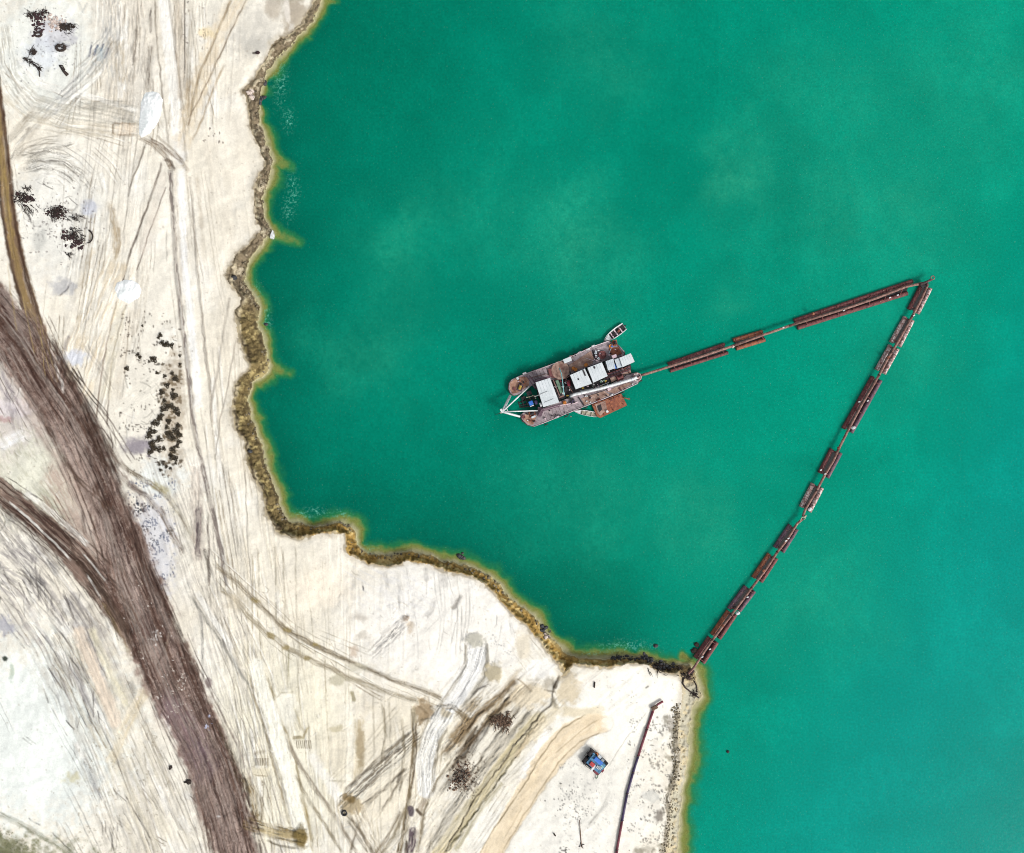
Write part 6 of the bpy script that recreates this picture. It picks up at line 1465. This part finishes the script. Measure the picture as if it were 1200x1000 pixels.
# tyre and poles
ty = MB(); p = P(403.5, 953, gz(403, 953) + .15); ty.ring(p, .55, .2, 20); o = ty.build('tyre', m_rubber, None, True, p); tag(o, 'black tyre lying flat at the foot of the scarred lane', 'tyre')
po = thing('pole', P(681, 992, gz(681, 992)), 'thin dark pole standing on the spit with a cross foot', 'pole')
m = MB(); m.tube([P(681.5, 993, gz(681, 993)), P(679, 961, gz(679, 961) + .5)], .12, 6, .08); m.build('shaft', m_twigb, po)
m = MB(); g1 = gz(681, 993)
for k in range(4): m.tube([P(681.5, 991, g1 + .3), P(681.5, 991, g1 + .05) + Vector((math.cos(k * 1.6 + .4) * .8, math.sin(k * 1.6 + .4) * .8, -.1))], .09, 5)
m.build('foot', m_twig, po)
for (a, b_, lb) in [((697, 799.5), (696.5, 806), 'short dark post lying upright in the picture on the white flat near the lake'), ((649, 977), (651, 980), 'tiny dark stake on the white sand right of the peach track')]:
    m = MB(); p = P(*a, gz(*a) + .2); m.tube([p, P(*b_, gz(*b_) + .2)], .17, 6); o = m.build('stake', m_twig, None, False, p); tag(o, lb if 'tiny' in lb else 'short black stake lying on the white flat south of the lake', 'stake')

# ------------------------------------------------------------------ low shrubs beside the white track
def shrub_mesh(seed):
    q = random.Random(seed); bm = bmesh.new()
    for i in range(260):
        th = q.uniform(0, 2 * math.pi); ph = q.random() ** .6; rr_ = ph * (.75 + .25 * math.sin(th * 3 + seed))
        c = Vector((math.cos(th) * rr_, math.sin(th) * rr_, q.uniform(.05, .75) * (1 - .5 * ph)))
        a = Vector((q.gauss(0, 1), q.gauss(0, 1), q.gauss(0, .5))).normalized() * q.uniform(.06, .15); b_ = a.cross(Vector((q.gauss(0, .5), q.gauss(0, .5), 1))).normalized() * q.uniform(.05, .1)
        bm.faces.new([bm.verts.new(c + s_1) for s_1 in (-a, b_, a, -b_)])
    me = bpy.data.meshes.new('foliage'); bm.to_mesh(me); bm.free(); me.materials.append(m_leaf); return me
def stem_mesh(seed):
    m = MB(); q = random.Random(seed)
    for k in range(6):
        th = q.uniform(0, 6.28); m.tube([(0, 0, -.1), (math.cos(th) * .25, math.sin(th) * .25, .25), (math.cos(th) * .6, math.sin(th) * .6, .45)], .035, 4, .015)
    me = bpy.data.meshes.new('stem'); m.bm.to_mesh(me); m.bm.free(); me.materials.append(m_twig); return me
FM = [shrub_mesh(k) for k in range(4)]; SM = [stem_mesh(k) for k in range(2)]
SH = [(188, 393, 1.4), (186, 396, 1), (190, 402, 1.5), (196, 404, 1.9), (201, 405, 1.5), (192, 404, 1.2), (162, 416, 1.3), (164, 419, 1.1), (149, 432, 1.5), (178, 420, 1.2), (181, 422, 1.8), (175, 424, .9), (184, 437, 1.0),
      (202, 438, 1.2), (206, 444, 1.9), (193, 441, 1.1), (196, 452, 1.6), (190, 460, 1.8), (204, 464, 2.3), (203, 457, 1.1), (193, 470, 1.3), (196, 477, 2.1), (201, 476, 1.8), (191, 480, 1.7), (206, 480, 1.9), (209, 485, 1.6), (190, 487, 1.4),
      (187, 490, 1.7), (198, 494, 1.7), (181, 496, 1.9), (209, 499, 1.7), (196, 501, 1.4), (185, 497, 1.3), (177, 506, 2.0), (175, 511, 2.0), (182, 506, 1.3), (206, 505, 2.0), (210, 510, 1.9), (187, 515, 2.0), (198, 509, 2.2), (203, 514, 1.8), (210, 518, 1.6),
      (179, 520, 2.2), (180, 525, 2.2), (186, 527, 1.8), (192, 526, 1.4), (176, 530, 1.7), (203, 527, 2.0), (208, 523, 1.4), (202, 536, 2.0), (206, 538, 1.6), (200, 533, 1.2), (211, 417, .9), (211, 427, .9), (167, 382, .7), (188, 551, .9), (195, 547, 1.1), (200, 549, 1.0), (206, 543, .9)]
q = random.Random(3); first = True
for (u, v, sz) in SH:
    # each clump in the photo is a few low bushes grown together: nearest ones first
    o = bpy.data.objects.new('low_shrub', None); COL.objects.link(o); o.location = P(u, v, gz(u, v)); o.scale = (sz * .5, sz * .5, sz * .4); o.rotation_euler = (0, 0, q.uniform(0, 6.28))
    lb = ('low dark shrub in the loose clumps at the top of the shrub patch' if v < 430 else 'small dark green shrub in the thin upper part of the dense shrub patch' if v < 460 else
          'brown black shrub in the middle of the dense patch beside the straight white track' if v < 500 else 'large dark shrub in the thick lower end of the dense shrub patch' if v < 540 else 'tiny dark shrub scattered below the dense patch')
    tag(o, lb, 'shrub', lb.replace('shrub ', 'shrubs ', 1))
    for nm, me in (('foliage', FM[q.randrange(4)]), ('stem', SM[q.randrange(2)])):
        c = bpy.data.objects.new(nm, me); COL.objects.link(c); c.parent = o
# grass in the lower left corner and debris stones along the low bank
m = MB(); q = random.Random(8); bm = m.bm
for _ in range(6000):
    u = q.uniform(-60, 80); v = q.uniform(955, 1060); lim = 968 + max(0, u) * .62
    if v < lim + q.gauss(2, 4): continue
    z0 = gz(u, v); p = P(u, v, z0); th = q.uniform(0, 6.28); l_ = q.uniform(.15, .45); w_ = q.uniform(.03, .08)
    d_ = Vector((math.cos(th), math.sin(th), 0)); n_ = Vector((-d_.y, d_.x, 0)) * w_
    bm.faces.new([bm.verts.new(x) for x in (p - n_, p + n_, p + d_ * l_ + Vector((0, 0, q.uniform(.15, .4))))])
o = m.build('dry_grass', m_grass); tag(o, 'sparse olive grass growing in the lower left corner', 'grass', kind='stuff')
m = MB(); q = random.Random(12)
for _ in range(330):
    v = q.uniform(825, 1003); u = 793 - max(0, (v - 910) / 90) * 13 + q.gauss(0, 2.6); s_1 = q.uniform(.1, .34)
    m.rock(P(u, v, gz(u, v)), (s_1, s_1 * q.uniform(.6, 1.2), s_1 * .6), _, 1, .4)
for _ in range(260):
    k = q.randrange(2, 45); a, b_ = FOOT[k], FOOT[k + 1]; t_ = q.random(); u = a[0] + (b_[0] - a[0]) * t_ - q.uniform(0, 6); v = a[1] + (b_[1] - a[1]) * t_ + q.uniform(-1, 4) * (1 if a[0] > 330 else 0); s_1 = q.uniform(.12, .4)
    m.rock(P(u, v, max(.05, gz(u, v))), (s_1, s_1, s_1 * .6), _, 1, .4)
o = m.build('bank_stones', mat_mottle('bank stone', alb(74, 66, 52), alb(150, 138, 112), None, 1.5, .95)); tag(o, 'small loose stones scattered along the shore bank', 'stones', kind='stuff')
